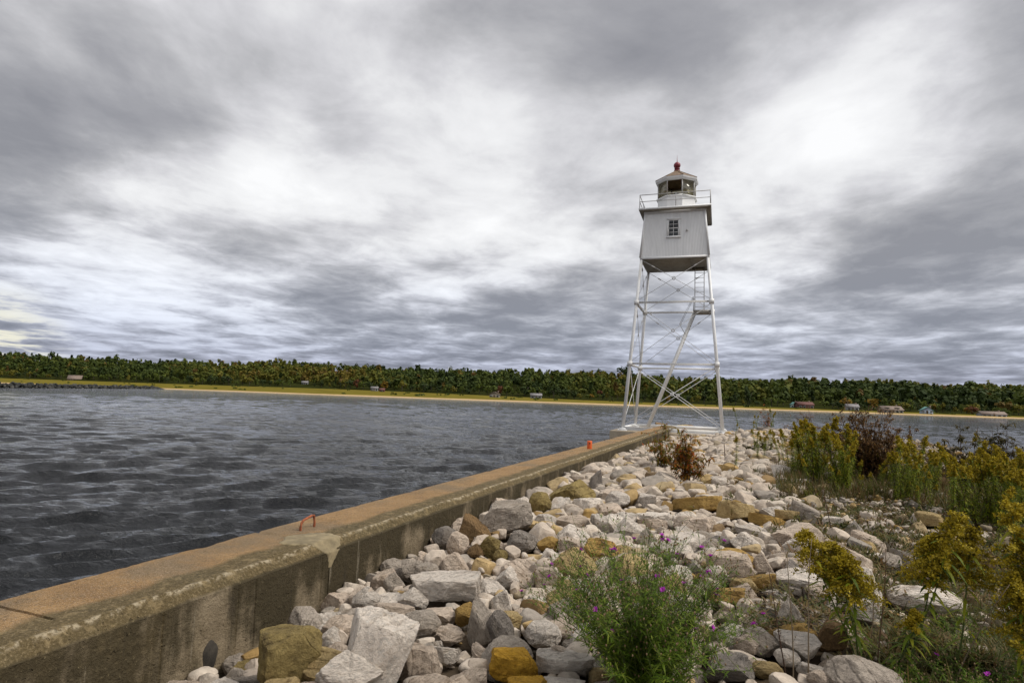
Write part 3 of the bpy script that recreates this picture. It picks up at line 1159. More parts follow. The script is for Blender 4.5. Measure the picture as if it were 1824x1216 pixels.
    for k in range(8):
        a, b_ = octp(Rf - .03, z1, k), octp(Rf - .03, z1, k + 1)
        frontal = k == 5
        mb = MB()
        if not frontal:
            c = (a + b_) / 2
            n_ = Vector((c.x, c.y, 0)).normalized() * .008
            up = Vector((0, 0, z2 - z1))
            e = (b_ - a).normalized() * .03
            q = [a + e, b_ - e, b_ - e + up, a + e + up]
            mb.add([v - n_ for v in q] + [v + n_ for v in q], [(3, 2, 1, 0), (4, 5, 6, 7), (0, 1, 5, 4), (2, 3, 7, 6), (1, 2, 6, 5), (3, 0, 4, 7)])
            mb.build('lantern_pane', mg, root)
        mb = MB()
        a = octp(Rf - .02, z1, k)
        mb.bar(a, a + Vector((0, 0, z2 - z1)), .075, .075)
        mb.build('mullion', M['steel_grey'], root)
    # the lamp inside, on a stand with two small boxes
    mb = MB()
    mb.lathe([(0, 0), (.35, 0), (.35, .04), (.08, .06), (.08, .16), (0, .16)], 16, c=(0, 0, z1 - .01))
    mb.lathe([(0, .16), (.16, .16), (.19, .22), (.20, .36), (.19, .50), (.14, .56), (.05, .62), (0, .62)], 18, c=(0, 0, z1 - .01))
    mb.build('lamp', M['lens'], root, smooth=True)
    mb = MB()
    mb.box((-.72, -.75, z1 - .02), (-.50, -.55, z1 + .14))
    mb.box((.55, -.72, z1 - .02), (.75, -.55, z1 + .12))
    mb.build('switch_box', M['white_clean'], root)
    # fascia, roof, ball and lightning spike
    Re = 1.36 / math.cos(math.pi / 8)
    mb = MB()
    for (r0, za, r1, zb) in ((Rf - .12, z2, Re - .10, z2), (Re - .10, z2, Re - .05, z2 + .09), (Re - .05, z2 + .09, Re, z2 + .10), (Re, z2 + .10, Re + .02, z2 + .20)):
        for k in range(8):
            mb.add([octp(r0, za, k), octp(r0, za, k + 1), octp(r1, zb, k + 1), octp(r1, zb, k)], [(0, 1, 2, 3)])
    mb.build('eave', M['white_clean'], root)
    mb = MB()
    for (r0, za, r1, zb) in ((Re + .02, z2 + .20, Re + .01, z2 + .225), (Re + .01, z2 + .225, .22, z2 + .93), (.22, z2 + .93, .20, z2 + 1.0), (.20, z2 + 1.0, 0.0, z2 + 1.0), (Re - .06, z2 + .17, Re + .02, z2 + .20), (0.0, z2 + .75, Re - .06, z2 + .17)):
        for k in range(8):
            mb.add([octp(r0, za, k), octp(r0, za, k + 1), octp(r1, zb, k + 1), octp(r1, zb, k)], [(0, 1, 2, 3)])
    for k in range(8):
        mb.bar(octp(Re + .01, z2 + .235, k), octp(.22, z2 + .94, k), .045, .045)
    mb.build('roof', M['roof_rust'], root)
    zb = z2 + 1.0
    mb = MB()
    prof = [(.20, 0), (.21, .04), (.13, .07), (.12, .12), (.19, .14), (.19, .18), (.10, .20)]
    prof += [(.232 * math.sin(t), .405 - .232 * math.cos(t)) for t in np.linspace(.45, math.pi - .1, 12)]
    mb.lathe(prof + [(0, .64)], 20, c=(0, 0, zb))
    mb.build('vent_ball', M['red_metal'], root, smooth=True)
    mb = MB()
    mb.tube([(0, 0, zb + .60), (0, 0, zb + .72), (0, 0, zb + 1.15)], [.035, .022, .006], 6)
    mb.build('lightning_rod', M['red_metal'], root)

    # stair, platform and ladder
    yS = 1.55
    z8 = 8.16
    st = empty('stair', (0, 0, 0))
    st.parent = root
    a, b_ = Vector((-1.95, yS, .05)), Vector((1.18, yS, z8))
    for s in (-.33, .33):
        mb = MB()
        mb.bar(a + Vector((0, s, 0)), b_ + Vector((0, s, 0)), .06, .20)
        mb.build('stringer', wp, st)
    mb = MB()
    for k in range(1, 34):
        p = a + (b_ - a) * (k / 34)
        mb.box((p.x - .10, yS - .30, p.z - .015), (p.x + .10, yS + .30, p.z + .015))
    mb.build('tread', M['steel_grey'], st)
    for s in (-.35, .35):
        mb = MB()
        h = Vector((-.42, 0, .80))
        pa = a + (b_ - a) * .80
        mb.tube([pa + Vector((0, s, 0)), pa + Vector((0, s, 0)) + h * .9, b_ + Vector((-.10, s, 1.0)), b_ + Vector((-.10, s, 0))], .022, 6)
        mb.build('handrail', M['steel_grey'], st)
    mb = MB()
    mb.box((1.10, .75, z8 - .06), (half(z8) - .05, half(z8) - .05, z8))
    for k in range(4):
        y0 = .80 + k * .42
        mb.box((1.12, y0, z8 - .16), (half(z8) - .06, y0 + .06, z8 - .06))
    mb.build('platform', M['steel_grey'], root)
    ld = empty('ladder', (0, 0, 0))
    ld.parent = root
    for x in (1.17, 1.78):
        mb = MB()
        mb.bar((x, 1.40, z8 - .03), (x, 1.40, ZH + .10), .05, .06)
        mb.build('side_rail', M['steel_grey'], ld)
    for k in range(8):
        z = z8 + .30 + k * .34
        mb = MB()
        mb.tube([(1.17, 1.40, z), (1.78, 1.40, z)], .017, 6)
        mb.build('rung', M['steel_grey'], ld)

    # concrete footing under the tower
    mb = MB()
    base = empty('tower_footing', (cen.x, cen.y, 0), yaw)
    tag(base, 'broad tan concrete footing under the white lighthouse legs', 'footing')
    E = B0 + .70
    n = 12
    for lo, hi in (((-E, -E), (E, -E + 1.4)), ((-E, E - 1.4), (E, E)), ((-E, -E + 1.4), (-E + 1.5, E - 1.4)), ((E - 1.5, -E + 1.4), (E, E - 1.4)), ((-E + 1.5, -E + 1.4), (E - 1.5, E - 1.4))):
        mb.box((lo[0], lo[1], -1.5), (hi[0] - .004, hi[1] - .004, SLAB_Z - .003))
    o = mb.build('slab', M['slab'], base)
    bv = o.modifiers.new('bevel', 'BEVEL')
    bv.width = .04
    bv.segments = 2
    return cen, yaw


LH, LH_YAW = make_lighthouse()

# ------------------------------------------------------------------ rocks
_ICO = {}


def ico(sub):
    if sub in _ICO:
        return _ICO[sub]
    t = (1 + 5 ** .5) / 2
    v = [(-1, t, 0), (1, t, 0), (-1, -t, 0), (1, -t, 0), (0, -1, t), (0, 1, t), (0, -1, -t), (0, 1, -t), (t, 0, -1), (t, 0, 1), (-t, 0, -1), (-t, 0, 1)]
    f = [(0, 11, 5), (0, 5, 1), (0, 1, 7), (0, 7, 10), (0, 10, 11), (1, 5, 9), (5, 11, 4), (11, 10, 2), (10, 7, 6), (7, 1, 8), (3, 9, 4), (3, 4, 2), (3, 2, 6), (3, 6, 8), (3, 8, 9), (4, 9, 5), (2, 4, 11), (6, 2, 10), (8, 6, 7), (9, 8, 1)]
    v = [Vector(p).normalized() for p in v]
    for _ in range(sub):
        cache, nf = {}, []

        def mid(a, b):
            k = (min(a, b), max(a, b))
            if k not in cache:
                v.append(((v[a] + v[b]) / 2).normalized())
                cache[k] = len(v) - 1
            return cache[k]
        for a, b, c in f:
            x, y, z = mid(a, b), mid(b, c), mid(c, a)
            nf += [(a, x, z), (b, y, x), (c, z, y), (x, y, z)]
        f = nf
    _ICO[sub] = (np.array([tuple(p) for p in v]), np.array(f))
    return _ICO[sub]


def rock_shape(seed, sub, kind):
    """angular broken stone in the unit box (-.5...5)"""
    r = np.random.default_rng(seed)
    v0, f = ico(sub)
    v = v0.copy()
    if kind == 'block':
        v = np.sign(v) * np.abs(v) ** .62
        v /= np.abs(v).max()
        base = [(1, 0, 0), (-1, 0, 0), (0, 1, 0), (0, -1, 0), (0, 0, 1), (0, 0, -1)]
        planes = [(np.array(n) + r.normal(0, .17, 3), r.uniform(.60, .74)) for n in base] + [(r.normal(size=3), r.uniform(.74, .92)) for _ in range(5)]
    elif kind == 'slab':
        planes = [(np.array((0, 0, 1.)) + r.normal(0, .10, 3), .28), (np.array((0, 0, -1.)) + r.normal(0, .10, 3), .30)]
        for k in range(6):
            a = k / 6 * 6.28 + r.uniform(-.4, .4)
            planes.append((np.array((math.cos(a), math.sin(a), r.normal(0, .25))), r.uniform(.62, .86)))
    elif kind == 'round':
        planes = [(r.normal(size=3), r.uniform(.78, .93)) for _ in range(10)]
    elif kind == 'wedge':
        planes = [(np.array((.75, 0.1, .8)) + r.normal(0, .1, 3), .38), (np.array((-.6, .2, .75)) + r.normal(0, .12, 3), .48), (np.array((0, -.9, .35)) + r.normal(0, .1, 3), .52), (np.array((0., 0, -1)), .5)] + [(r.normal(size=3), r.uniform(.62, .85)) for _ in range(6)]
    else:
        planes = [(r.normal(size=3), r.uniform(.48, .74)) for _ in range(12)]
    for n, h in planes:
        n = n / np.linalg.norm(n)
        s = v @ n
        v = v - np.outer(np.clip(s - h, 0, None) * .985, n)
    # chips knocked off the edges
    for _ in range(0 if sub < 3 else (10 if kind == 'round' else 26)):
        n = r.normal(size=3)
        n /= np.linalg.norm(n)
        s = v @ n
        h = s.max() * r.uniform(.90, .975)
        v = v - np.outer(np.clip(s - h, 0, None) * .97, n)
    amp = {'round': .046, 'slab': .036}.get(kind, .050)
    d = lumpy(v, seed + 1, 3.2, 3, .55) * amp * 1.2
    if sub >= 3:
        rid = 1 - np.abs(lumpy(v, seed + 2, 5.5, 3, .6)) * 2
        strat = np.abs(((v @ r.normal(size=3)) * 2.6 + .25 * lumpy(v, seed + 4, 3, 2)) % 1 - .5) * 2
        d += rid * amp * .6 + lumpy(v, seed + 3, 13, 4, .65) * amp * .45 - (strat > .86) * amp * .5
    v = v + v0 * d[:, None]
    lo, hi = v.min(0), v.max(0)
    v = (v - (lo + hi) / 2) / (hi - lo)
    return v, f


KINDS = ['chunk', 'chunk', 'block', 'slab', 'round', 'wedge', 'chunk', 'block']
VAR = []
for i in range(32):
    kd = KINDS[i % 8]
    v_, f_ = rock_shape(100 + i * 7, 5, kd)
    mb = MB()
    mb.add(v_, f_)
    me = mb.mesh('rock_variant', smooth=True)
    me.set_sharp_from_angle(angle=R(24))
    VAR.append((kd, me))
LOWV = [(KINDS[i % 8], rock_shape(900 + i * 5, 3, KINDS[i % 8])) for i in range(24)]
TINYV = [(KINDS[i % 8], rock_shape(1500 + i * 5, 1, KINDS[i % 8])) for i in range(24)]

GRITV = [(KINDS[i % 8], rock_shape(2500 + i * 5, 0, KINDS[i % 8])) for i in range(24)]

# marked rocks of the photograph: column, foot line, width, height (photo px), colour, form, label, short name
HERO = [
    (513, 1222, 108, 118, 'olive', 'block', 'big olive brown squared boulder standing against the foot of the wall', 'olive squared boulder'),
    (664, 1222, 118, 140, 'white', 'slab', 'tall pale layered slab leaning beside the olive boulder near the wall', 'tall layered slab'),
    (620, 1236, 118, 72, 'white', 'wedge', 'pale ridged rock at the bottom edge in front of the tall layered slab', 'pale ridged rock'),
    (446, 1218, 68, 30, 'grey', 'slab', 'low flat grey stone lying tight against the wall foot', 'flat grey wall stone'),
    (585, 1147, 53, 42, 'white', 'wedge', 'white pointed stone between the olive boulder and the layered slab', 'white pointed stone'),
    (700, 1094, 76, 34, 'pale', 'slab', 'long pinkish flat stone lying behind the round grey cobble', 'pinkish flat stone'),
    (748, 1135, 74, 62, 'grey', 'round', 'rounded grey boulder with a pale vein in front of the pinkish slab', 'rounded grey boulder'),
    (754, 1202, 60, 66, 'pale', 'block', 'upright pale block below the rounded grey boulder', 'upright pale block'),
    (781, 1106, 60, 34, 'pale', 'block', 'pale oblong stone right of the rounded grey boulder', 'pale oblong stone'),
    (851, 1138, 56, 80, 'grey', 'wedge', 'tall grey pointed rock standing left of the dark leaning rock', 'tall grey point'),
    (829, 1110, 42, 46, 'ochre', 'chunk', 'ochre rock tucked behind the tall grey pointed rock', 'tucked ochre rock'),
    (803, 1137, 53, 33, 'pale', 'chunk', 'pale squat stone left of the tall grey pointed rock', 'pale squat stone'),
    (791, 1167, 60, 36, 'white', 'slab', 'white wedge shaped stone below the pale squat stone', 'white wedge stone'),
    (914, 1204, 88, 70, 'yellow', 'block', 'bright yellow squared block left of the flowering bush', 'yellow squared block'),
    (938, 1240, 70, 48, 'yellow', 'block', 'yellow flat topped block cut by the bottom edge below the squared one', 'lower yellow block'),
    (652, 1083, 49, 48, 'white', 'chunk', 'white lumpy rock nearest the wall beside the seam', 'white seam rock'),
    (736, 1077, 54, 39, 'white', 'wedge', 'white split rock between the seam rock and the long white slab', 'white split rock'),
    (703, 1041, 40, 32, 'grey', 'wedge', 'small grey triangular rock close to the wall', 'grey triangular rock'),
    (733, 1019, 38, 32, 'grey', 'chunk', 'brownish grey chunk against the wall above the triangular rock', 'brown grey chunk'),
    (760, 1026, 46, 33, 'grey', 'round', 'grey lump right of the brownish grey chunk', 'grey lump'),
    (791, 1066, 128, 50, 'white', 'slab', 'long white slab stretching left to right across the rubble', 'long white slab'),
    (815, 985, 40, 46, 'pale', 'round', 'pale egg shaped rock perched on a wider pale rock', 'perched pale egg'),
    (812, 1018, 62, 46, 'pale', 'wedge', 'broad pale rock carrying the perched egg shaped rock', 'broad pale rock'),
    (794, 976, 52, 48, 'dark', 'round', 'dark grey round boulder pressed against the wall', 'dark round boulder'),
    (846, 964, 58, 50, 'brown', 'slab', 'brown slab leaning on the wall left of the great grey boulder', 'brown leaning slab'),
    (901, 949, 94, 66, 'grey', 'block', 'great grey flat topped boulder standing by the wall', 'great grey boulder'),
    (962, 912, 40, 44, 'olive', 'round', 'olive lichen covered boulder right behind the great grey boulder', 'lichen boulder'),
    (1018, 896, 86, 50, 'olive', 'wedge', 'broad olive boulder with yellowish flat top beside the wall', 'broad olive boulder'),
    (930, 978, 54, 42, 'dark', 'chunk', 'blue grey rock at the foot of the great grey boulder', 'blue grey rock'),
    (980, 980, 47, 32, 'ochre', 'chunk', 'dark ochre rock in front of the great grey boulder', 'dark ochre rock'),
    (1013, 983, 38, 32, 'pale', 'block', 'pinkish grey block right of the dark ochre rock', 'pinkish block'),
    (873, 985, 39, 38, 'olive', 'block', 'olive green block below the brown leaning slab', 'olive green block'),
    (847, 990, 30, 28, 'brown', 'chunk', 'small brown rock right of the perched egg shaped rock', 'small brown rock'),
    (892, 995, 26, 24, 'olive', 'round', 'small round olive stone below the olive green block', 'round olive stone'),
    (1068, 942, 34, 34, 'white', 'chunk', 'white knob of rock at the end of a narrow bar stone', 'white knob rock'),
    (1022, 936, 60, 22, 'pale', 'slab', 'narrow pale bar of stone left of the white knob', 'narrow bar stone'),
    (1121, 958, 58, 44, 'white', 'wedge', 'large white peaked rock behind the flowering bush', 'white peaked rock'),
    (1156, 973, 44, 42, 'grey', 'wedge', 'light grey pointed rock right of the white peaked rock', 'grey peaked rock'),
    (1197, 992, 80, 44, 'white', 'chunk', 'big white humped rock behind the right side of the flowering bush', 'white humped rock'),
    (1160, 938, 58, 28, 'pale', 'slab', 'flat pinkish stone behind the white peaked rock', 'flat pinkish stone'),
    (1100, 898, 43, 30, 'white', 'round', 'bright white rounded rock right of the broad olive boulder', 'bright white rock'),
    (1154, 900, 30, 25, 'white', 'block', 'small white squared rock left of the long ochre plank', 'small white square'),
    (1238, 950, 62, 38, 'pale', 'block', 'pale faceted rock below the long ochre plank stone', 'pale faceted rock'),
    (1300, 1028, 82, 56, 'pale', 'block', 'large pale squared boulder right of the flowering bush', 'large pale boulder'),
    (1272, 1032, 48, 36, 'white', 'chunk', 'white chunk left of the large pale squared boulder', 'white chunk'),
    (1359, 1014, 38, 40, 'pale', 'wedge', 'upright pale stone right of the large pale boulder', 'upright pale stone'),
    (1355, 1048, 60, 36, 'ochre', 'slab', 'ochre brown plank shaped stone sloping below the upright pale stone', 'sloping ochre plank'),
    (1326, 1048, 50, 30, 'tan', 'block', 'tan block under the large pale boulder', 'tan block'),
    (1242, 908, 86, 26, 'ochre', 'slab', 'long ochre plank of stone lying past the red leaved shrub', 'long ochre plank'),
    (1310, 923, 66, 42, 'tan', 'slab', 'broad tan slab with a grey top in the middle of the bank', 'broad tan slab'),
    (1366, 932, 64, 28, 'ochre', 'slab', 'ochre slab right of the broad tan slab', 'ochre slab'),
    (1402, 926, 40, 25, 'tan', 'slab', 'tan slanting stone behind the ochre slab', 'tan slanting stone'),
    (1265, 981, 46, 32, 'grey', 'chunk', 'grey pinkish lump left of the dark grey stone', 'grey pink lump'),
    (1282, 971, 42, 26, 'dark', 'round', 'dark grey smooth stone behind the large pale boulder', 'dark smooth stone'),
    (1330, 976, 56, 40, 'white', 'wedge', 'white notched rock behind the upright pale stone', 'white notched rock'),
    (1338, 948, 54, 22, 'white', 'slab', 'white flat stone in front of the broad tan slab', 'white flat stone'),
    (1483, 940, 34, 26, 'white', 'block', 'lone white block near the thin dark stalk', 'lone white block'),
    (1521, 948, 30, 27, 'white', 'wedge', 'lone white peaked stone among the gravel on the right', 'lone white peak'),
    (1650, 1088, 120, 62, 'white', 'round', 'largest white boulder half hidden by the right hand weeds', 'largest white boulder'),
    (1540, 1252, 130, 92, 'grey', 'round', 'broad grey speckled boulder cut by the bottom edge', 'grey speckled boulder'),
    (1466, 1228, 52, 34, 'pale', 'round', 'pale rounded stone left of the grey speckled boulder', 'pale rounded stone'),
    (1482, 1155, 48, 58, 'brown', 'block', 'dark brown block standing behind the goldenrod stems', 'dark brown block'),
    (1420, 1170, 78, 58, 'white', 'chunk', 'large white rock left of the dark brown block', 'large white rock'),
    (1402, 1181, 44, 36, 'white', 'round', 'small white rounded rock below the large white rock', 'white rounded rock'),
    (1367, 1203, 54, 38, 'tan', 'round', 'cream rounded rock left of the dry stalks', 'cream rounded rock'),
    (1452, 1199, 60, 34, 'white', 'slab', 'white slab above the pale rounded stone', 'low white slab'),
    (1410, 1118, 52, 62, 'white', 'wedge', 'tall white rock under the left goldenrod plume', 'tall white rock'),
    (1374, 1097, 33, 28, 'white', 'block', 'small white cube of stone left of the tall white rock', 'small white cube'),
    (1384, 1068, 50, 31, 'white', 'chunk', 'white knobbly rock behind the small white cube', 'white knobbly rock'),
    (1300, 1207, 86, 52, 'dark', 'block', 'dark grey boulder right of the bush at the bottom edge', 'dark grey boulder'),
    (1236, 1246, 96, 46, 'grey', 'slab', 'grey flat boulder cut by the bottom edge below the dark one', 'grey flat boulder'),
    (1006, 1196, 104, 50, 'white', 'slab', 'wide white rock behind the lower left of the bush', 'wide white rock'),
    (1000, 1232, 84, 36, 'white', 'chunk', 'white rock at the bottom edge left of the bush stems', 'white bottom rock'),
    (967, 1146, 66, 54, 'white', 'round', 'round white rock above the yellow squared block', 'round white rock'),
    (890, 1142, 46, 66, 'dark', 'round', 'dark grey leaning rock above the yellow squared block', 'dark leaning rock'),
    (897, 1085, 48, 46, 'white', 'wedge', 'white pointed rock above the dark leaning rock', 'white dagger rock'),
    (971, 1049, 42, 46, 'pale', 'block', 'pale upright cube of rock behind the bush on its left', 'pale upright cube'),
    (902, 1041, 48, 40, 'white', 'wedge', 'white wedge above the white pointed rock', 'upper white wedge'),
    (1330, 1157, 44, 42, 'pale', 'chunk', 'pale chunk above the dark grey boulder', 'pale chunk'),
    (1295, 1071, 64, 34, 'ochre', 'block', 'ochre block beside the right tips of the flowering bush', 'ochre block'),
    (1681, 871, 46, 26, 'brown', 'round', 'brown rock at the foot of the right goldenrod stand', 'brown mound rock'),
    (1655, 931, 46, 26, 'tan', 'block', 'tan block behind the right goldenrod plume', 'tan gravel block'),
    (1396, 853, 42, 28, 'white', 'chunk', 'white rock left of the tall goldenrod clump', 'white clump rock'),
    (1408, 864, 52, 14, 'white', 'slab', 'thin white slab in front of the tall goldenrod clump', 'thin white slab'),
    (1280, 863, 38, 20, 'white', 'round', 'smooth white boulder right of the red leaved shrub', 'smooth white boulder'),
    (1233, 856, 23, 23, 'grey', 'wedge', 'grey pointed stone at the foot of the red leaved shrub', 'grey shrub stone'),
    (1065, 866, 24, 34, 'dark', 'wedge', 'dark grey splinter of rock leaning on the wall', 'dark wall splinter'),
    (1320, 897, 30, 14, 'ochre', 'slab', 'small orange brown stone behind the broad tan slab', 'small orange stone'),
]

GU0, GU1, GV0, GV1, CELL = 1.0, 42.0, -4.12, 9.5, .04
NU, NV = int((GU1 - GU0) / CELL), int((GV1 - GV0) / CELL)
GU, GVv = np.meshgrid(GU0 + (np.arange(NU) + .5) * CELL, GV0 + (np.arange(NV) + .5) * CELL, indexing='ij')
TARGET = ground(GU, GVv)
HF = TARGET - .10
PLACED = []


def patch(u, v, a, b, yaw):
    """cells under an ellipse with half axes a (across) and b (along)"""
    r = max(a, b)
    i0, i1 = max(0, int((u - r - GU0) / CELL)), min(NU, int((u + r - GU0) / CELL) + 1)
    j0, j1 = max(0, int((v - r - GV0) / CELL)), min(NV, int((v + r - GV0) / CELL) + 1)
    if i1 - i0 < 1 or j1 - j0 < 1:
        return None
    uu, vv = GU[i0:i1, j0:j1] - u, GVv[i0:i1, j0:j1] - v
    c, s = math.cos(yaw), math.sin(yaw)
    x, y = vv * c + uu * s, -vv * s + uu * c
    q = (x / a) ** 2 + (y / b) ** 2
    return (slice(i0, i1), slice(j0, j1)), q


def settle(u, v, a, b, h, yaw, sink=.30, fixed=None):
    """lay a stone of size 2a x 2b x h on what is already there; returns its centre height"""
    pq = patch(u, v, a, b, yaw)
    if pq is None:
        return None
    sl, q = pq
    m = q < .8
    if not m.any():
        return None
    z0 = float(np.mean(HF[sl][m])) if fixed is None else fixed
    return z0, sl, q


def commit(z0, sl, q, h, sink):
    zc = z0 + h * (.5 - sink)
    top = zc + h * .5 * np.sqrt(np.clip(1 - q, 0, 1))
    HF[sl] = np.where(q < 1, np.maximum(HF[sl], top), HF[sl])
    return zc


def on_rubble(u, v):
    """not on the lighthouse footing"""
    p = W(u, v) - LH
    c, s = math.cos(-LH_YAW), math.sin(-LH_YAW)
    x, y = p.x * c - p.y * s, p.x * s + p.y * c
    return not (abs(x) < 3.75 and abs(y) < 3.75)


cnt = {}
for (px, py, w, h, colr, form, label, short) in HERO:
    u, v, z, D = hit_ground(px, py, .04)
    wm = w * D / F * 1.04
    el = math.atan2(EYE.z - z, D)
    dm = wm * random.uniform(.62, .85)
    hm = max(.30 * wm, (h * D / F - dm * .75 * math.sin(el)) / math.cos(el)) * 1.12
    if form == 'slab':
        dm = wm * .62
        hm = max(.22 * wm, hm)
    pc = W(u, v) + Vector((ray(px, py).x, ray(px, py).y, 0)).normalized() * dm * .42
    u, v = uv(pc)
    v = max(v, WALL_IN + .45 * min(wm, dm) + .02)
    i = [k for k in range(32) if VAR[k][0] == form]
    k = i[cnt.get(form, 0) % len(i)]
    cnt[form] = cnt.get(form, 0) + 1
    yaw = math.atan2(-ray(px, py).x, ray(px, py).y)          # across the line of sight
    yw = yaw - (-AZ)                                          # in the u,v frame
    r_ = settle(u, v, wm / 2, dm / 2, hm, yw)
    g0 = float(ground(u, v)) - .06
    z0, sl, q = r_
    zc = commit(max(g0 + .05, min(z0, g0 + .16)), sl, q, hm, .08)
    tilt = (random.uniform(-.10, .10), random.uniform(-.10, .10))
    if 'leaning' in label or 'sloping' in label:
        tilt = (random.uniform(-.1, .1), .35)
    PLACED.append(dict(u=u, v=v, z=zc, dim=(wm, dm, hm), rot=(tilt[0], tilt[1], yaw + random.choice([0, math.pi]) + random.uniform(-.12, .12)), form=form, col=colr, var=k, label=label, short=short, px=px, py=py - h / 2, size=w, h=h))

COLP = ['white', 'pale', 'grey', 'dark', 'tan', 'ochre', 'olive', 'brown']


def colour_for(u, v):
    p = np.array([.40, .33, .10, .015, .085, .045, .008, .012])
    if v < -3.0:
        p = np.array([.30, .34, .18, .03, .06, .045, .02, .025])
    if v > .9:
        p = np.array([.13, .26, .20, .05, .22, .07, .04, .03])
    return COLP[np.searchsorted(np.cumsum(p / p.sum()), random.random())]


HB = np.array([(q_['px'], q_['py'] + q_['h'] / 2, q_['size'], q_['h'], proj(W(q_['u'], q_['v'], q_['z']))[2]) for q_ in PLACED])


def fill(n_try, smin, smax, tol, zone, small=False):
    for _ in range(n_try):
        t = random.random()
        u = GU0 + .4 + (GU1 - 2 - GU0) * t ** 1.35
        v = random.uniform(WALL_IN + .03, 9.0)
        if not zone(u, v) or not on_rubble(u, v):
            continue
        a = random.uniform(smin, smax) / 2
        b = a * random.uniform(.6, .95)
        h = a * 2 * random.uniform(.5, .85)
        if v - a * .8 < WALL_IN + .01:
            v = WALL_IN + a * .9 + .01
        yaw = random.uniform(0, math.pi)
        r_ = settle(u, v, a, b, h, yaw)
        if r_ is None:
            continue
        z0, sl, q = r_
        i, j = min(NU - 1, int((u - GU0) / CELL)), min(NV - 1, max(0, int((v - GV0) / CELL)))
        if z0 + h * .42 > TARGET[i, j] + tol:
            continue
        x_, y_, D_ = proj(W(u, v, z0 + h * .7))
        if D_ > .3:
            rp = a * F / D_
            if (HB[:, 4] > D_ - .05)[(np.abs(HB[:, 0] - x_) < HB[:, 2] * .48 + rp * .75) & (y_ < HB[:, 1] - .12 * HB[:, 3]) & (y_ + rp > HB[:, 1] - HB[:, 3])].any():
                continue
        zc = commit(z0, sl, q, h, .20)
        form = random.choice(KINDS)
        if form == 'slab':
            h *= .7
        PLACED.append(dict(u=u, v=v, z=zc, dim=(2 * a, 2 * b, h), rot=(random.uniform(-.35, .35), random.uniform(-.35, .35), WALL_RZ + yaw), form=form, col=colour_for(u, v), var=None, label=None, short=None))


def pile(u, v):
    return v < 1.3 + .5 * math.sin(u * .8) + .12 * max(0, u - 22) and v > -4.2


def flat(u, v):
    return v >= .8 + .5 * math.sin(u * .8)


fill(2500, .42, .62, .14, lambda u, v: pile(u, v) and u > 6)
fill(5000, .28, .46, .14, lambda u, v: pile(u, v) and (u > 4.8 or v > -3))
fill(9000, .18, .30, .11, pile)
fill(14000, .10, .18, .07, pile)
fill(420, .25, .42, .08, flat)
fill(4200, .12, .22, .04, flat)
fill(9000, .06, .12, .02, flat)

for q_ in PLACED:
    P = W(q_['u'], q_['v'], q_['z'])
    x_, y_, D_ = proj(P)
    q_['D'] = D_
    if q_['label'] is None:
        q_['px'], q_['py'] = x_, y_
        q_['size'] = q_['dim'][0] * F / max(D_, .5)
        if not (-q_['size'] < x_ < 1824 + q_['size'] and y_ < 1216 + q_['size'] * .8) or D_ < 2.2:
            q_['size'] *= .01
heroes = [q_ for q_ in PLACED if q_['label']]
others = sorted([q_ for q_ in PLACED if not q_['label']], key=lambda d: -d['size'])
N_IND = 298 - len(heroes)
named, mass = others[:N_IND], others[N_IND:]

FORMW = {'chunk': 'angular', 'block': 'blocky', 'slab': 'flat', 'round': 'rounded', 'wedge': 'peaked'}
COLW = {'white': 'whitish', 'pale': 'pinkish pale', 'grey': 'grey', 'dark': 'dark grey', 'tan': 'tan', 'ochre': 'ochre', 'olive': 'olive', 'brown': 'brown'}
seen = set(h_['label'] for h_ in heroes)
for q_ in named:
    near = sorted(heroes, key=lambda h_: (h_['px'] - q_['px']) ** 2 + ((h_['py'] - q_['py']) * 1.5) ** 2)[:7]
    sz = 'small' if q_['dim'][0] < .27 else ('middling' if q_['dim'][0] < .42 else 'large')
    base = f"{sz} {COLW[q_['col']]} {FORMW[q_['form']]} rock"
    cands = []
    for h_ in near[:4]:
        dx, dy = q_['px'] - h_['px'], (q_['py'] - h_['py']) * 1.5
        rel = ('right of' if dx > 0 else 'left of') if abs(dx) > abs(dy) else ('below' if dy > 0 else 'above')
        cands.append(f"{base} {rel} the {h_['short']}")
    for ia in range(6):
        for ib in range(ia + 1, 7):
            cands.append(f"{base} between the {near[ia]['short']} and the {near[ib]['short']}")
    for c_ in cands:
        if c_ not in seen and len(c_.split()) <= 16:
            break
    seen.add(c_)
    q_['label'] = c_
for q_ in heroes + named:
    k = q_['var']
    if k is None:
        k = random.choice([i for i in range(32) if VAR[i][0] == q_['form']])
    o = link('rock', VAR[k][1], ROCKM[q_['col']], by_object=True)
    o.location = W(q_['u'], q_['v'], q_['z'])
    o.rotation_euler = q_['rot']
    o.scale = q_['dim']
    tag(o, q_['label'], 'rock', 'rocks heaped beside the concrete wall')

RUBC = {'white': .12, 'pale': .30, 'grey': .52, 'dark': .66, 'tan': .77, 'ochre': .90, 'olive': .97, 'brown': 1.0}


def scatter_mesh(items, name, mat, lab=None):
    mb = MB()
    for q_ in items:
        if q_['D'] < 1.0:
            continue
        big = q_['size'] > 20
        bank = LOWV if big else TINYV
        v, f = random.choice([b for b in bank if b[0] == q_['form']])[1]
        Rm = np.array(Euler(q_['rot']).to_matrix())
        p = (v * np.array(q_['dim'])) @ Rm.T + np.array(W(q_['u'], q_['v'], q_['z']))
        mb.add(p, f, min(1, max(0, RUBC[q_['col']] + random.uniform(-.07, .07))))
    o = mb.build(name, mat, smooth=False)
    tag(o, kind='stuff')
    return o


scatter_mesh(mass, 'rubble', M['rubble'])

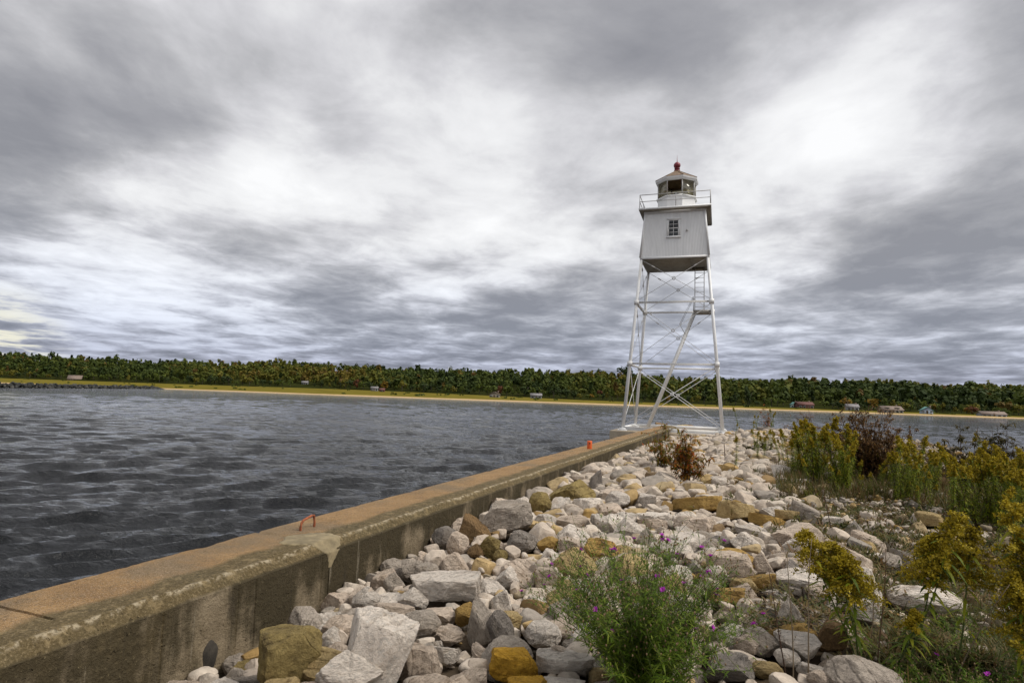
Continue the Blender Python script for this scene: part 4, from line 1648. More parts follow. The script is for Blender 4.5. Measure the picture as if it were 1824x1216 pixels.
# gravel between and on the flat part
def make_gravel():
    mb = MB()
    n = 0
    while n < 9000:
        u = GU0 + 28 * random.random() ** 1.7
        v = random.uniform(-4.05, 8.5)
        if v < 1.0 and random.random() < .62:
            continue
        if not on_rubble(u, v):
            continue
        s = random.uniform(.025, .075) * (1 if u < 14 else 1.6)
        i, j = min(NU - 1, int((u - GU0) / CELL)), min(NV - 1, max(0, int((v - GV0) / CELL)))
        z = HF[i, j] if v > .8 else float(ground(u, v)) - .09
        if z > TARGET[i, j] + .06:
            continue
        form, (vv, f) = random.choice(GRITV)
        Rm = np.array(Euler((random.uniform(-.4, .4), random.uniform(-.4, .4), random.uniform(0, 6.3))).to_matrix())
        p = (vv * np.array((s, s * .8, s * .55))) @ Rm.T + np.array(W(u, v, z + s * .12))
        mb.add(p, f, RUBC[colour_for(u, v)] + random.uniform(-.06, .06))
        n += 1
    o = mb.build('gravel', M['rubble'])
    tag(o, kind='stuff')


make_gravel()

# boulders and block just past the footing
for (px, py, w, h, colr, form, label) in ((1238, 770, 28, 15, 'brown', 'slab', 'dark brown slab rock beyond the lighthouse footing'), (1214, 771, 26, 17, 'tan', 'block', 'tan concrete coloured block beyond the wall end'), (1180, 763, 26, 12, 'brown', 'slab', 'dark slab rock seen over the wall end behind the ladder')):
    p = hit(px, py, .62)
    x_, y_, D = proj(p)
    i = [k for k in range(32) if VAR[k][0] == form]
    o = link('rock', VAR[i[1]][1], ROCKM[colr], by_object=True)
    wm = w * D / F
    o.location = (p.x, p.y, .62 + h * D / F * .25)
    o.scale = (wm, wm * .8, h * D / F * 1.3)
    tag(o, label, 'rock', 'rocks past the lighthouse')

# ------------------------------------------------------------------ breakwater across the harbour mouth (far left)
def make_breakwater():
    def pt(px, D):
        return Vector((coldir(px) * D, D, 0))
    a, b = pt(292, 455), pt(-260, 150)
    o_ = empty('breakwater', (a.x, a.y, 0))
    tag(o_, 'low dark rubble breakwater on the water at the far left', 'breakwater')
    mb = MB()
    L = (b - a).length
    d = (b - a).normalized()
    nrm = Vector((-d.y, d.x, 0))
    n = int(L / .28)
    for k in range(n):
        t = random.random()
        s = random.uniform(.8, 1.8)
        off = random.gauss(0, 1.9)
        p = a + d * (L * t) + nrm * off
        z = max(-.2, 2.0 - abs(off) * .62) * min(1, .45 + L * t / 30) * random.uniform(.6, 1.05)
        v, f = random.choice(TINYV)[1]
        Rm = np.array(Euler((random.uniform(-.5, .5), random.uniform(-.5, .5), random.uniform(0, 6.3))).to_matrix())
        mb.add((v * np.array((s, s * .8, s * .7))) @ Rm.T + np.array(p - a) + np.array((0, 0, z - .15)), f, random.random())
    o = mb.build('rubble', M['dark_rubble'], o_)
    tag(o, kind='stuff')


make_breakwater()

# ------------------------------------------------------------------ far houses
def col_point(px, base_y):
    """point of the far terrain whose image lies at column px and row base_y"""
    s, me, mz, tp = colvals(px)
    best, bp = 1e9, None
    for Y in np.linspace(s + 6, CREST_Y, 400):
        c = px
        for _ in range(3):
            x = coldir(c) * Y
            z = float(terrain_z(c, Y))
            qx, qy, D = proj((x, Y, z))
            c += px - qx
        e = abs(qy - base_y)
        if e < best:
            best, bp = e, (Vector((x, Y, z)), c, D)
    return bp


HOUSE_SPOTS = []


def mk(name, c, rough=.8):
    return simple_mat(name, c, rough, .15, .8, 0)


HM = {'roof_grey': mk('roof_grey', (.22, .21, .21)), 'roof_brown': mk('roof_brown', (.22, .165, .13)), 'roof_red': mk('roof_red', (.13, .05, .04)), 'roof_teal': mk('roof_teal', (.09, .22, .20)),
      'wall_white': mk('wall_white', (.68, .68, .66)), 'wall_beige': mk('wall_beige', (.22, .19, .14)), 'wall_red': mk('wall_red', (.09, .028, .024)), 'wall_grey': mk('wall_grey', (.20, .205, .215)), 'wall_teal': mk('wall_teal', (.42, .58, .54)), 'wall_blue': mk('wall_blue', (.32, .38, .46)), 'wall_brown': mk('wall_brown', (.17, .12, .09))}


def house(px, by, w, h, wall, roof, label, gable='side', rise=.45, dormers=0, chimney=True, nwin=3, storeys=1, flat_len=.7):
    P, c, D = col_point(px, by)
    W_ = w * D / F * .88
    H_ = h * D / F * .92
    dp = W_ * flat_len
    HOUSE_SPOTS.append((c, P.y, W_ / 2 + 1.5, dp))
    root = empty('house', (P.x, P.y + dp / 2, P.z - .3), math.atan2(-P.x, P.y) * .5 + random.uniform(-.15, .15))
    tag(root, label, 'house', 'houses along the far shore')
    hw = H_ * (1 - rise) + .3
    X, Y = W_ / 2, dp / 2
    mb = MB()
    mb.box((-X, -Y, -1.5), (X, Y, hw))
    r = H_ * rise
    o = .45
    if gable == 'front':
        mb.add([(-X, -Y, hw), (X, -Y, hw), (0, -Y, hw + r), (-X, Y, hw), (X, Y, hw), (0, Y, hw + r)], np.array([(0, 1, 2, -1), (4, 3, 5, -1)]))
    else:
        mb.add([(-X, -Y, hw), (-X, Y, hw), (-X, 0, hw + r), (X, -Y, hw), (X, Y, hw), (X, 0, hw + r)], np.array([(1, 0, 2, -1), (3, 4, 5, -1)]))
    mb.build('wall', HM[wall], root)
    mb = MB()
    if gable == 'front':
        for s in (-1, 1):
            k = r / X
            q = [(s * (X + o), -Y - o, hw - k * o), (0, -Y - o, hw + r), (0, Y + o, hw + r), (s * (X + o), Y + o, hw - k * o)]
            mb.add([(a, b, z + .02) for a, b, z in q] + [(a, b, z + .28) for a, b, z in q], [(0, 1, 2, 3), (7, 6, 5, 4), (0, 4, 5, 1), (1, 5, 6, 2), (2, 6, 7, 3), (3, 7, 4, 0)])
    else:
        for s in (-1, 1):
            k = r / Y
            q = [(-X - o, s * (Y + o), hw - k * o), (-X - o, 0, hw + r), (X + o, 0, hw + r), (X + o, s * (Y + o), hw - k * o)]
            mb.add([(a, b, z + .02) for a, b, z in q] + [(a, b, z + .28) for a, b, z in q], [(0, 1, 2, 3), (7, 6, 5, 4), (0, 4, 5, 1), (1, 5, 6, 2), (2, 6, 7, 3), (3, 7, 4, 0)])
    rf = mb.build('roof', HM[roof], root)
    if chimney:
        mb = MB()
        mb.box((X * .55, -.2, hw + r * .3), (X * .55 + .9, .6, hw + r + 1.0))
        mb.build('chimney', HM['wall_brown' if wall != 'wall_brown' else 'wall_grey'], rf)
    for st in range(storeys):
        for k in range(nwin):
            x = -X + (k + .5) * 2 * X / nwin
            z = hw * (st + .5) / storeys - .1
            if st == 0 and k == nwin // 2 and nwin > 1:
                mb = MB()
                mb.box((x - .5, -Y - .06, .3), (x + .5, -Y + .02, 2.4))
                mb.build('door', HM['wall_brown'], root)
                continue
            mb = MB()
            ww, hh = min(.8, W_ / nwin * .3), min(.7, hw / storeys * .28)
            mb.box((x - ww - .12, -Y - .05, z - hh - .12), (x + ww + .12, -Y + .02, z + hh + .12))
            f = mb.build('window', HM['wall_white'] if wall != 'wall_white' else HM['wall_grey'], root)
            mb = MB()
            mb.box((x - ww, -Y - .09, z - hh), (x + ww, -Y - .045, z + hh))
            mb.build('pane', M['glass_dark'], f)
    for k in range(dormers):
        x = -X * .5 + k * X
        mb = MB()
        mb.box((x - 1.1, -Y * .85, hw + .2), (x + 1.1, -.1, hw + r * .62))
        mb.box((x - 1.3, -Y * .9, hw + r * .62), (x + 1.3, 0, hw + r * .62 + .2))
        d = mb.build('dormer', HM[wall], root)
        mb = MB()
        mb.box((x - .6, -Y * .85 - .05, hw + .5), (x + .6, -Y * .85 + .02, hw + r * .55))
        mb.build('pane', M['glass_dark'], d)


house(129, 676.5, 24, 9, 'wall_brown', 'roof_brown', 'low shed with a pinkish brown roof at the wood edge behind the meadow', rise=.75, chimney=False)
house(612, 667, 17, 8, 'wall_white', 'roof_grey', 'white house standing alone high in the wood, left part of the shore', storeys=2)
house(542, 684, 12, 6, 'wall_grey', 'roof_grey', 'small grey house half hidden above the orange bushes')
house(666, 696, 14, 8, 'wall_grey', 'roof_grey', 'grey boxy house at the wood edge beside a red roofed shed', rise=.3)
house(680, 697, 10, 6, 'wall_red', 'roof_red', 'little red roofed shed beside the grey boxy house', chimney=False, nwin=1)
house(881, 707, 20, 10, 'wall_beige', 'roof_brown', 'cream gabled house alone at the meadow edge', gable='front', rise=.5)
house(955, 709, 22, 9, 'wall_grey', 'roof_grey', 'dark grey house between round bushes left of the lighthouse', rise=.4)
house(920, 675, 9, 6, 'wall_white', 'roof_grey', 'small white house high in the wood above the cream gabled house')
house(806, 673, 12, 6, 'wall_grey', 'roof_grey', 'grey roofed house beside thin masts high in the wood')
house(1110, 690, 12, 9, 'wall_blue', 'roof_grey', 'pale blue house in the wood just left of the lighthouse legs', gable='front', rise=.55)
house(1152, 695, 11, 6, 'wall_beige', 'roof_brown', 'brown roofed house seen between the lighthouse legs', rise=.6)
house(1415, 725, 11, 9, 'wall_teal', 'roof_teal', 'small pale green house left of the red house', gable='front')
house(1437, 727, 30, 12, 'wall_red', 'roof_red', 'dark red house behind the tall weeds on the shore', nwin=4, rise=.4)
house(1521, 731, 22, 12, 'wall_grey', 'roof_grey', 'grey house with a stepped roof behind the dark shrub', rise=.4)
house(1593, 735, 38, 12, 'wall_beige', 'roof_brown', 'wide beige house with two dormers on the far beach', dormers=2, rise=.55, nwin=5)
house(1654, 737, 20, 13, 'wall_blue', 'roof_teal', 'gabled house with a teal roof on the far beach', gable='front', rise=.5, storeys=2, nwin=3)
house(1776, 742, 42, 9, 'wall_grey', 'roof_brown', 'long low brown roofed house at the right end of the beach', rise=.55, nwin=5)
house(1478, 706, 10, 5, 'wall_white', 'roof_teal', 'tiny pale house high in the wood above the red house', nwin=1)

# ------------------------------------------------------------------ woods
def crown_pts(r, n, hgt, wid, trunk=.22):
    """leaf clumps: several lobes filled with leaf-sized faces"""
    nl = max(4, int(n / 16))
    lob = r.normal(size=(nl, 3))
    lob /= np.linalg.norm(lob, axis=1)[:, None]
    lob *= r.uniform(.35, .78, (nl, 1))
    lob[:, 2] = np.where(lob[:, 2] < -.55, -lob[:, 2], lob[:, 2])
    k = r.integers(0, nl, n)
    d = r.normal(size=(n, 3))
    d /= np.linalg.norm(d, axis=1)[:, None]
    p = lob[k] + d * r.uniform(.16, .42, (n, 1))
    c = p * np.array([wid / 2, wid / 2, hgt * (1 - trunk) / 2])
    c[:, 2] += hgt * (trunk + (1 - trunk) / 2)
    return c, d, k


def leaf_quads(mb, r, c, d, size, rnd):
    n = len(c)
    nn = d + r.normal(0, .28, (n, 3))
    nn[:, 2] += .45
    nn /= np.linalg.norm(nn, axis=1)[:, None]
    a = np.cross(nn, r.normal(size=(n, 3)))
    a /= np.linalg.norm(a, axis=1)[:, None] + 1e-9
    b = np.cross(nn, a)
    s = size * r.uniform(.6, 1.3, (n, 1))
    mb.quads(c, a * s, b * s * .8, rnd)


TREE_STOPS = [(0.0, (.021, .038, .011)), (.25, (.042, .064, .013)), (.5, (.078, .100, .014)), (.68, (.130, .128, .018)), (.82, (.165, .125, .018)), (.93, (.125, .078, .02)), (1.0, (.10, .055, .024))]
M['forest'] = leaf_mat('autumn_wood', TREE_STOPS, .8, .25)
M['trunk'] = simple_mat('trunk_bark', (.12, .10, .08), .9, .3, 4, 0)


def tree_tone(r):
    t = r.random()
    if t < .44:
        return r.uniform(.02, .36)
    if t < .76:
        return r.uniform(.36, .62)
    if t < .93:
        return r.uniform(.62, .84)
    return r.uniform(.84, .98)


def blocked(c, Y):
    for (hc, hy, hw, hd) in HOUSE_SPOTS:
        if abs(c - hc) < hw * F / hy + 6 and hy - 70 < Y < hy + hd + 6:
            return True
    return False


def make_forest():
    r = np.random.default_rng(21)
    mb = MB()
    n = 0
    while n < 6200:
        px = r.uniform(-420, 2250)
        s, me, mz, tp = colvals(px)
        Y = me + 14 + (CREST_Y + 15 - me - 14) * r.random() ** .85
        if blocked(px, Y):
            continue
        x = coldir(px) * Y
        z = float(terrain_z(px, Y))
        hgt = r.uniform(7, 16) * (1.0 if r.random() > .04 else 1.25)
        k = 72 if Y < 800 else 52
        conif = r.random() < .10
        wid = hgt * (r.uniform(.62, .95) if not conif else .42)
        c, d, lk = crown_pts(r, k, hgt, wid, .0)
        if conif:
            f = np.clip((hgt - c[:, 2]) / hgt, 0.05, 1)
            c[:, :2] *= (f * 1.5)[:, None]
        drift = lumpy(np.array([[px * .012, Y * .012, 0.]]), 8, 1.0, 3)[0]
        tone = np.clip(tree_tone(r) * .42 + .24 + .36 * drift, 0, .95) if not conif else r.uniform(0, .12)
        if r.random() < .03:
            tone = r.uniform(.85, .98)
        leaf_quads(mb, r, c + np.array([x, Y, z - .5]), d, hgt * .085, np.clip(tone + r.normal(0, .02, k), 0, 1))
        n += 1
    o = mb.build('woods', M['forest'])
    tag(o, kind='stuff')
    # individual trees at the edge
    names = {0: ('dark green', [(0, (.022, .038, .012)), (1, (.06, .085, .018))]), 1: ('mid green', [(0, (.05, .075, .012)), (1, (.13, .16, .022))]),
             2: ('olive yellow', [(0, (.09, .09, .012)), (1, (.22, .19, .022))]), 3: ('golden orange', [(0, (.15, .095, .012)), (1, (.30, .18, .018))]),
             4: ('rusty red', [(0, (.08, .035, .014)), (1, (.17, .06, .025))])}
    mats = {k: leaf_mat('crown_' + v[0].replace(' ', '_'), v[1], .8, .25) for k, v in names.items()}
    crowns, trunks = [], []
    for i in range(10):
        mb = MB()
        c, d, lk = crown_pts(r, 190, 1.0, 1.0 if i < 7 else .65, .05)
        leaf_quads(mb, r, c, d, .055, np.clip(r.random(190), 0, 1))
        crowns.append(mb.mesh('crown'))
        mb = MB()
        mb.tube([(0, 0, -.05), (.01, 0, .3), (0, .02, .75)], [.035, .025, .008], 5)
        for q in range(5):
            an = r.uniform(0, 6.3)
            z0 = r.uniform(.25, .5)
            mb.tube([(0, 0, z0), (.16 * math.cos(an), .16 * math.sin(an), z0 + .12), (.3 * math.cos(an), .3 * math.sin(an), z0 + .3)], [.014, .009, .003], 4)
        trunks.append(mb.mesh('trunk'))

    def tree(px, Y, hgt, tone, label, group, var=None, wide=1.0):
        z = float(terrain_z(px, Y))
        root = empty('tree', (coldir(px) * Y, Y, z), r.uniform(0, 6.28))
        tag(root, label, 'tree', group)
        i = int(r.integers(0, 10)) if var is None else var
        a = link('crown', crowns[i], mats[tone], root, by_object=True)
        b = link('trunk', trunks[i], M['trunk'], root)
        for q in (a, b):
            q.scale = (hgt * wide, hgt * wide, hgt)

    # tall dark trees that stand out of the skyline
    tree(1068, 930, 21, 0, 'tall dark tree above the skyline left of the lighthouse', 'tall trees on the skyline', 7)
    tree(1112, 900, 24, 0, 'tallest dark tree rising behind the left lighthouse leg', 'tall trees on the skyline', 2)
    tree(1122, 905, 22, 0, 'dark tree rising between the two left lighthouse legs', 'tall trees on the skyline', 4)
    tree(98, 930, 20, 0, 'dark clump of a tree above the skyline at the far left', 'tall trees on the skyline', 1)
    tree(1070, 495, 7, 4, 'round rust coloured tree at the wood edge left of the lighthouse', 'trees at the wood edge', 3)
    tree(1332, 455, 13, 0, 'broad dark spruce at the wood edge right of the lighthouse', 'trees at the wood edge', 8)
    tree(1730, 392, 6, 4, 'low rusty tree right of the teal roofed house', 'trees at the wood edge', 5, 1.3)
    n = 0
    px = -60.0
    while px < 1900 and n < 175:
        s, me, mz, tp = colvals(px)
        Y = me + r.uniform(2, 14)
        if not blocked(px, Y):
            tone = int(r.choice(5, p=[.34, .38, .20, .06, .02]))
            side = 'left stretch of the far meadow' if px < 640 else ('stretch of shore behind the wall' if px < 1110 else ('shore behind the lighthouse' if px < 1300 else 'beach on the right'))
            tree(px, Y, r.uniform(4.5, 10) * min(1.2, Y / 480), tone, f'{names[tone][0]} tree at the wood edge along the {side}', 'trees at the wood edge', wide=r.uniform(.9, 1.25))
            n += 1
        px += r.uniform(7, 15)
    # low shrubs on the dune meadow
    mb = MB()
    for _ in range(110):
        px = r.uniform(-200, 1900)
        s, me, mz, tp = colvals(px)
        Y = s + 14 + (me - s - 14) * r.random()
        z = float(terrain_z(px, Y))
        k = 14
        d = r.normal(size=(k, 3))
        d /= np.linalg.norm(d, axis=1)[:, None]
        sc = r.uniform(.4, 1.3)
        c = d * np.array([1.6, 1.6, .5]) * sc + np.array([coldir(px) * Y, Y, z + .4 * sc])
        leaf_quads(mb, r, c, d, .5 * sc, np.clip(r.uniform(.3, .7) + r.normal(0, .05, k), 0, 1))
    o = mb.build('dune_shrubbery', M['forest'])
    tag(o, kind='stuff')


make_forest()

# two thin masts on the hill
for px, top in ((800, 10), (804, 9)):
    P, c, D = col_point(px, 674)
    mb = MB()
    mb.tube([(0, 0, 0), (0, 0, top + 6)], .16, 5)
    o = mb.build('mast', M['white_clean'])
    o.location = (P.x, P.y - 12, P.z)
    tag(o, 'left thin white mast above the wood' if px == 800 else 'right thin white mast above the wood', 'mast', 'thin masts on the hill')

# ------------------------------------------------------------------ plants
def hf(u, v):
    i, j = min(NU - 1, max(0, int((u - GU0) / CELL))), min(NV - 1, max(0, int((v - GV0) / CELL)))
    return float(min(HF[i, j], TARGET[i, j] + .10))


def lance(mb, r, base, dirv, L, wdt, droop, rnd):
    """one narrow leaf: three segments, folded, drooping"""
    d = np.asarray(dirv, float)
    d = d / np.linalg.norm(d)
    side = np.cross(d, (0, 0, 1.0))
    side /= np.linalg.norm(side) + 1e-9
    pts = []
    for t, ww in ((0, .15), (.35, 1), (.7, .75), (1, .02)):
        p = base + d * L * t + np.array((0, 0, -droop * L * t * t))
        pts += [p - side * wdt * ww, p + side * wdt * ww]
    mb.add(pts, [(0, 1, 3, 2), (2, 3, 5, 4), (4, 5, 7, 6)], rnd)


def goldenrod_proto(seed, H, plume=.42, nbr=16, dens=26, leafn=46, bare=.30, fl=.010, arch=.25, lw=.007, lean=.12):
    r = np.random.default_rng(seed)
    an = r.uniform(0, 6.28)
    tip = np.array([math.cos(an), math.sin(an), 0]) * lean * H
    ts = np.linspace(0, 1, 9)
    stem = np.array([tip * t ** 2 + np.array((.012 * math.sin(5 * t + seed), .012 * math.cos(4 * t), H * t)) for t in ts])

    def at(t):
        return np.array([np.interp(t, ts, stem[:, k]) for k in range(3)])
    ms = MB()
    ms.tube(stem, np.linspace(.0065, .0025, 9), 5, .3)
    ml = MB()
    for _ in range(leafn):
        t = r.uniform(bare, .93)
        a = r.uniform(0, 6.28)
        up = r.uniform(.1, .7)
        lance(ml, r, at(t), (math.cos(a), math.sin(a), up), r.uniform(.07, .14) * (1.15 - .5 * t) * (H / 1.2) ** .5, lw, r.uniform(.2, .9), r.random())
    mp = MB()
    for b in range(nbr):
        t = 1 - plume * (b / nbr) ** .9 * .75
        a = r.uniform(0, 6.28)
        L = plume * H * (.12 + .28 * (b / nbr)) * r.uniform(.7, 1.15)
        p0 = at(min(t, 1))
        dd = np.array((math.cos(a), math.sin(a), 0))
        tt = np.linspace(0, 1, 5)
        br = np.array([p0 + dd * L * q + np.array((0, 0, L * (.75 * q - (.45 + arch) * q * q))) for q in tt])
        ms.tube(br, np.linspace(.002, .001, 5), 3, .4, cap=False)
        n = dens
        q = r.uniform(.12, 1, n)
        c = np.stack([np.interp(q, tt, br[:, k]) for k in range(3)], 1) + r.normal(0, .010 * (H / 1.2), (n, 3)) + np.array((0, 0, .008))
        d = r.normal(size=(n, 3))
        leaf_quads(mp, r, c, d / np.linalg.norm(d, axis=1)[:, None], fl, np.clip(r.normal(.5, .22, n), 0, 1))
    return ms, ml, mp


def plant_from(protos, name, loc, rz, sc, label, cat, group=None):
    """protos: list of (part name, mesh, material)"""
    root = empty(name, loc, rz)
    tag(root, label, cat, group)
    for pn, me, mt in protos:
        o = link(pn, me, mt, root)
        if pn != 'stem':
            o['kind'] = 'stuff'
    root.scale = (sc, sc, sc)
    return root


GP = []
for i in range(6):
    a, b, c = goldenrod_proto(40 + i, 1.25, plume=.24, nbr=20, dens=20, leafn=240, bare=.14, fl=.0115, lw=.010, lean=.22)
    GP.append([('stem', a.mesh('stem'), M['brown_stem']), ('leaves', b.mesh('leaves'), M['green_leaf']), ('plume', c.mesh('plume'), M['ochre_floret'])])

spots = []


def clump(n, x0, x1, y0, y1, hmin, hmax, label, group, seed):
    r = random.Random(seed)
    for k in range(n):
        px = r.uniform(x0, x1)
        py = r.uniform(y0, y1)
        u, v, z, D = hit_ground(px, py)
        hgt = (hmin + (hmax - hmin) * r.random() ** .8) * r.uniform(.82, 1.05) * D / F
        where = ('front ' if py > (y0 + y1) / 2 else 'back ') + ('left' if px < x0 + (x1 - x0) / 3 else ('right' if px > x1 - (x1 - x0) / 3 else 'middle'))
        plant_from(GP[r.randrange(6)], 'goldenrod', W(u, v, hf(u, v) - .05), r.uniform(0, 6.28), hgt / 1.25, f'{label}, {where}', 'plant', group)


clump(12, 1437, 1462, 855, 866, 100, 124, 'tall goldenrod in the leftmost and tallest spire of the middle clump', 'tall goldenrod before the dark shrub', 1)
clump(17, 1468, 1512, 858, 874, 84, 112, 'bushy goldenrod in the right half of the middle clump', 'bushy goldenrod before the dark shrub', 2)
clump(18, 1405, 1440, 846, 860, 62, 88, 'short goldenrod at the left side of the middle clump', 'short goldenrod beside the tall clump', 3)
clump(18, 1345, 1398, 806, 822, 36, 52, 'small far goldenrod left of the tall middle clump', 'small goldenrod on the far bank', 4)
clump(26, 1595, 1668, 868, 892, 76, 104, 'thin yellow green goldenrod between the dark shrub and the right stand', 'thin goldenrod in the middle right', 5)
clump(52, 1698, 1850, 905, 938, 98, 130, 'dense green goldenrod of the big stand at the right edge', 'big goldenrod stand on the right', 6)
clump(10, 1560, 1600, 850, 866, 40, 62, 'low goldenrod at the foot of the dark shrub', 'low goldenrod by the shrub', 8)
clump(30, 1405, 1600, 838, 880, 34, 92, 'ragged goldenrod spread among the shrubs of the middle bank', 'ragged goldenrod among the shrubs', 10)
clump(26, 1590, 1760, 850, 905, 40, 96, 'leaning goldenrod in the tangle left of the right edge stand', 'leaning goldenrod in the tangle', 11)
clump(14, 1770, 1860, 930, 985, 70, 118, 'green goldenrod at the right edge just behind the near plumes', 'green goldenrod at the right edge', 12)
clump(10, 1310, 1390, 772, 784, 22, 36, 'tiny goldenrod on the crest of the far bank', 'goldenrod on the far crest', 9)
for px, py, hh, lab in ((1218, 806, 48, 'single goldenrod spike growing in the red leaved shrub'), (1311, 842, 62, 'slim lone goldenrod right of the red leaved shrub'), (1527, 868, 60, 'slim goldenrod just right of the middle clump')):
    u, v, z, D = hit_ground(px, py)
    plant_from(GP[px % 6], 'goldenrod', W(u, v, hf(u, v) - .05), px * .7, hh * D / F / 1.25, lab, 'plant')

# near goldenrods, with big nodding plumes
def near_goldenrod(px, py, top_px, top_py, seed, label, plume=.40, nbr=46, dens=95, wide=1.0, leafn=40):
    u, v, z, D = hit_ground(px, py)
    base = W(u, v, hf(u, v) - .04)
    ry = ray(top_px, top_py)
    t = (Vector((base.x, base.y, 0)).length - .05) / Vector((ry.x, ry.y, 0)).length
    top = EYE + ry * t
    H = top.z - base.z
    r = np.random.default_rng(seed)
    dx = np.array((top.x - base.x, top.y - base.y, 0))
    ts = np.linspace(0, 1, 12)
    stem = np.array([dx * q ** 1.3 + np.array((.02 * math.sin(6 * q + seed), .015 * math.cos(5 * q), H * (q if q < .8 else q - (q - .8) ** 2 * .9))) for q in ts])

    def at(q):
        return np.array([np.interp(q, ts, stem[:, k]) for k in range(3)])
    root = empty('goldenrod', base)
    tag(root, label, 'plant', 'near goldenrods on the right')
    ms, mp = MB(), MB()
    ms.tube(stem, np.linspace(.0075, .003, 12), 6, .35)
    lv = []
    for k in range(leafn):
        q = .25 + .62 * k / leafn + r.uniform(-.02, .02)
        a = k * 2.4 + r.uniform(-.3, .3)
        ml = MB()
        lance(ml, r, at(q), (math.cos(a), math.sin(a), r.uniform(-.1, .45)), r.uniform(.11, .19), .013, r.uniform(.3, .9), r.random())
        lv.append(ml)
    for b in range(nbr):
        q = 1 - plume * (b / nbr) ** .9
        a = r.uniform(0, 6.28)
        L = wide * (.07 + .20 * (b / nbr)) * r.uniform(.75, 1.2)
        p0 = at(min(q, 1))
        dd = np.array((math.cos(a), math.sin(a), 0))
        tt = np.linspace(0, 1, 6)
        br = np.array([p0 + dd * L * x + np.array((0, 0, L * (.75 * x - .72 * x * x))) for x in tt])
        ms.tube(br, np.linspace(.0024, .001, 6), 3, .5, cap=False)
        n = dens
        x = r.uniform(.10, 1, n)
        c = np.stack([np.interp(x, tt, br[:, k]) for k in range(3)], 1) + r.normal(0, .012, (n, 3)) + np.array((0, 0, .010))
        d = r.normal(size=(n, 3))
        leaf_quads(mp, r, c, d / np.linalg.norm(d, axis=1)[:, None], .0068, np.clip(r.normal(.42, .24, n), 0, 1))
    ms.build('stem', M['stem'], root)
    for ml in lv:
        ml.build('leaf', M['green_leaf'], root)
    tag(mp.build('plume', M['ochre_floret'], root), kind='stuff')


near_goldenrod(1530, 1180, 1428, 942, 1, 'left near goldenrod plume nodding over the white rocks')
near_goldenrod(1545, 1176, 1472, 962, 2, 'near goldenrod with its plume just right of the nodding left one', wide=.95)
near_goldenrod(1538, 1190, 1502, 986, 3, 'lower near goldenrod plume under its two neighbours', wide=.95)
near_goldenrod(1618, 1196, 1708, 910, 4, 'near goldenrod with dark lance leaves in front of the largest white boulder', wide=1.0)
near_goldenrod(1626, 1190, 1672, 950, 5, 'shorter near goldenrod beside the dark leaved one', wide=.8)
near_goldenrod(1700, 1200, 1738, 935, 6, 'near goldenrod with a loose plume right of the dark leaved one', wide=.85)
near_goldenrod(1840, 1230, 1800, 888, 7, 'tall near goldenrod at the right edge, upper plume', plume=.5, wide=1.0)
near_goldenrod(1862, 1236, 1818, 960, 8, 'near goldenrod at the right edge, middle plume', plume=.55, wide=1.0)
near_goldenrod(1830, 1240, 1806, 1030, 9, 'near goldenrod at the right edge, lowest plume', plume=.6, wide=.95)
near_goldenrod(1590, 1200, 1632, 1088, 10, 'short goldenrod with a small yellow top before the largest white boulder', plume=.25, wide=.4, nbr=14)

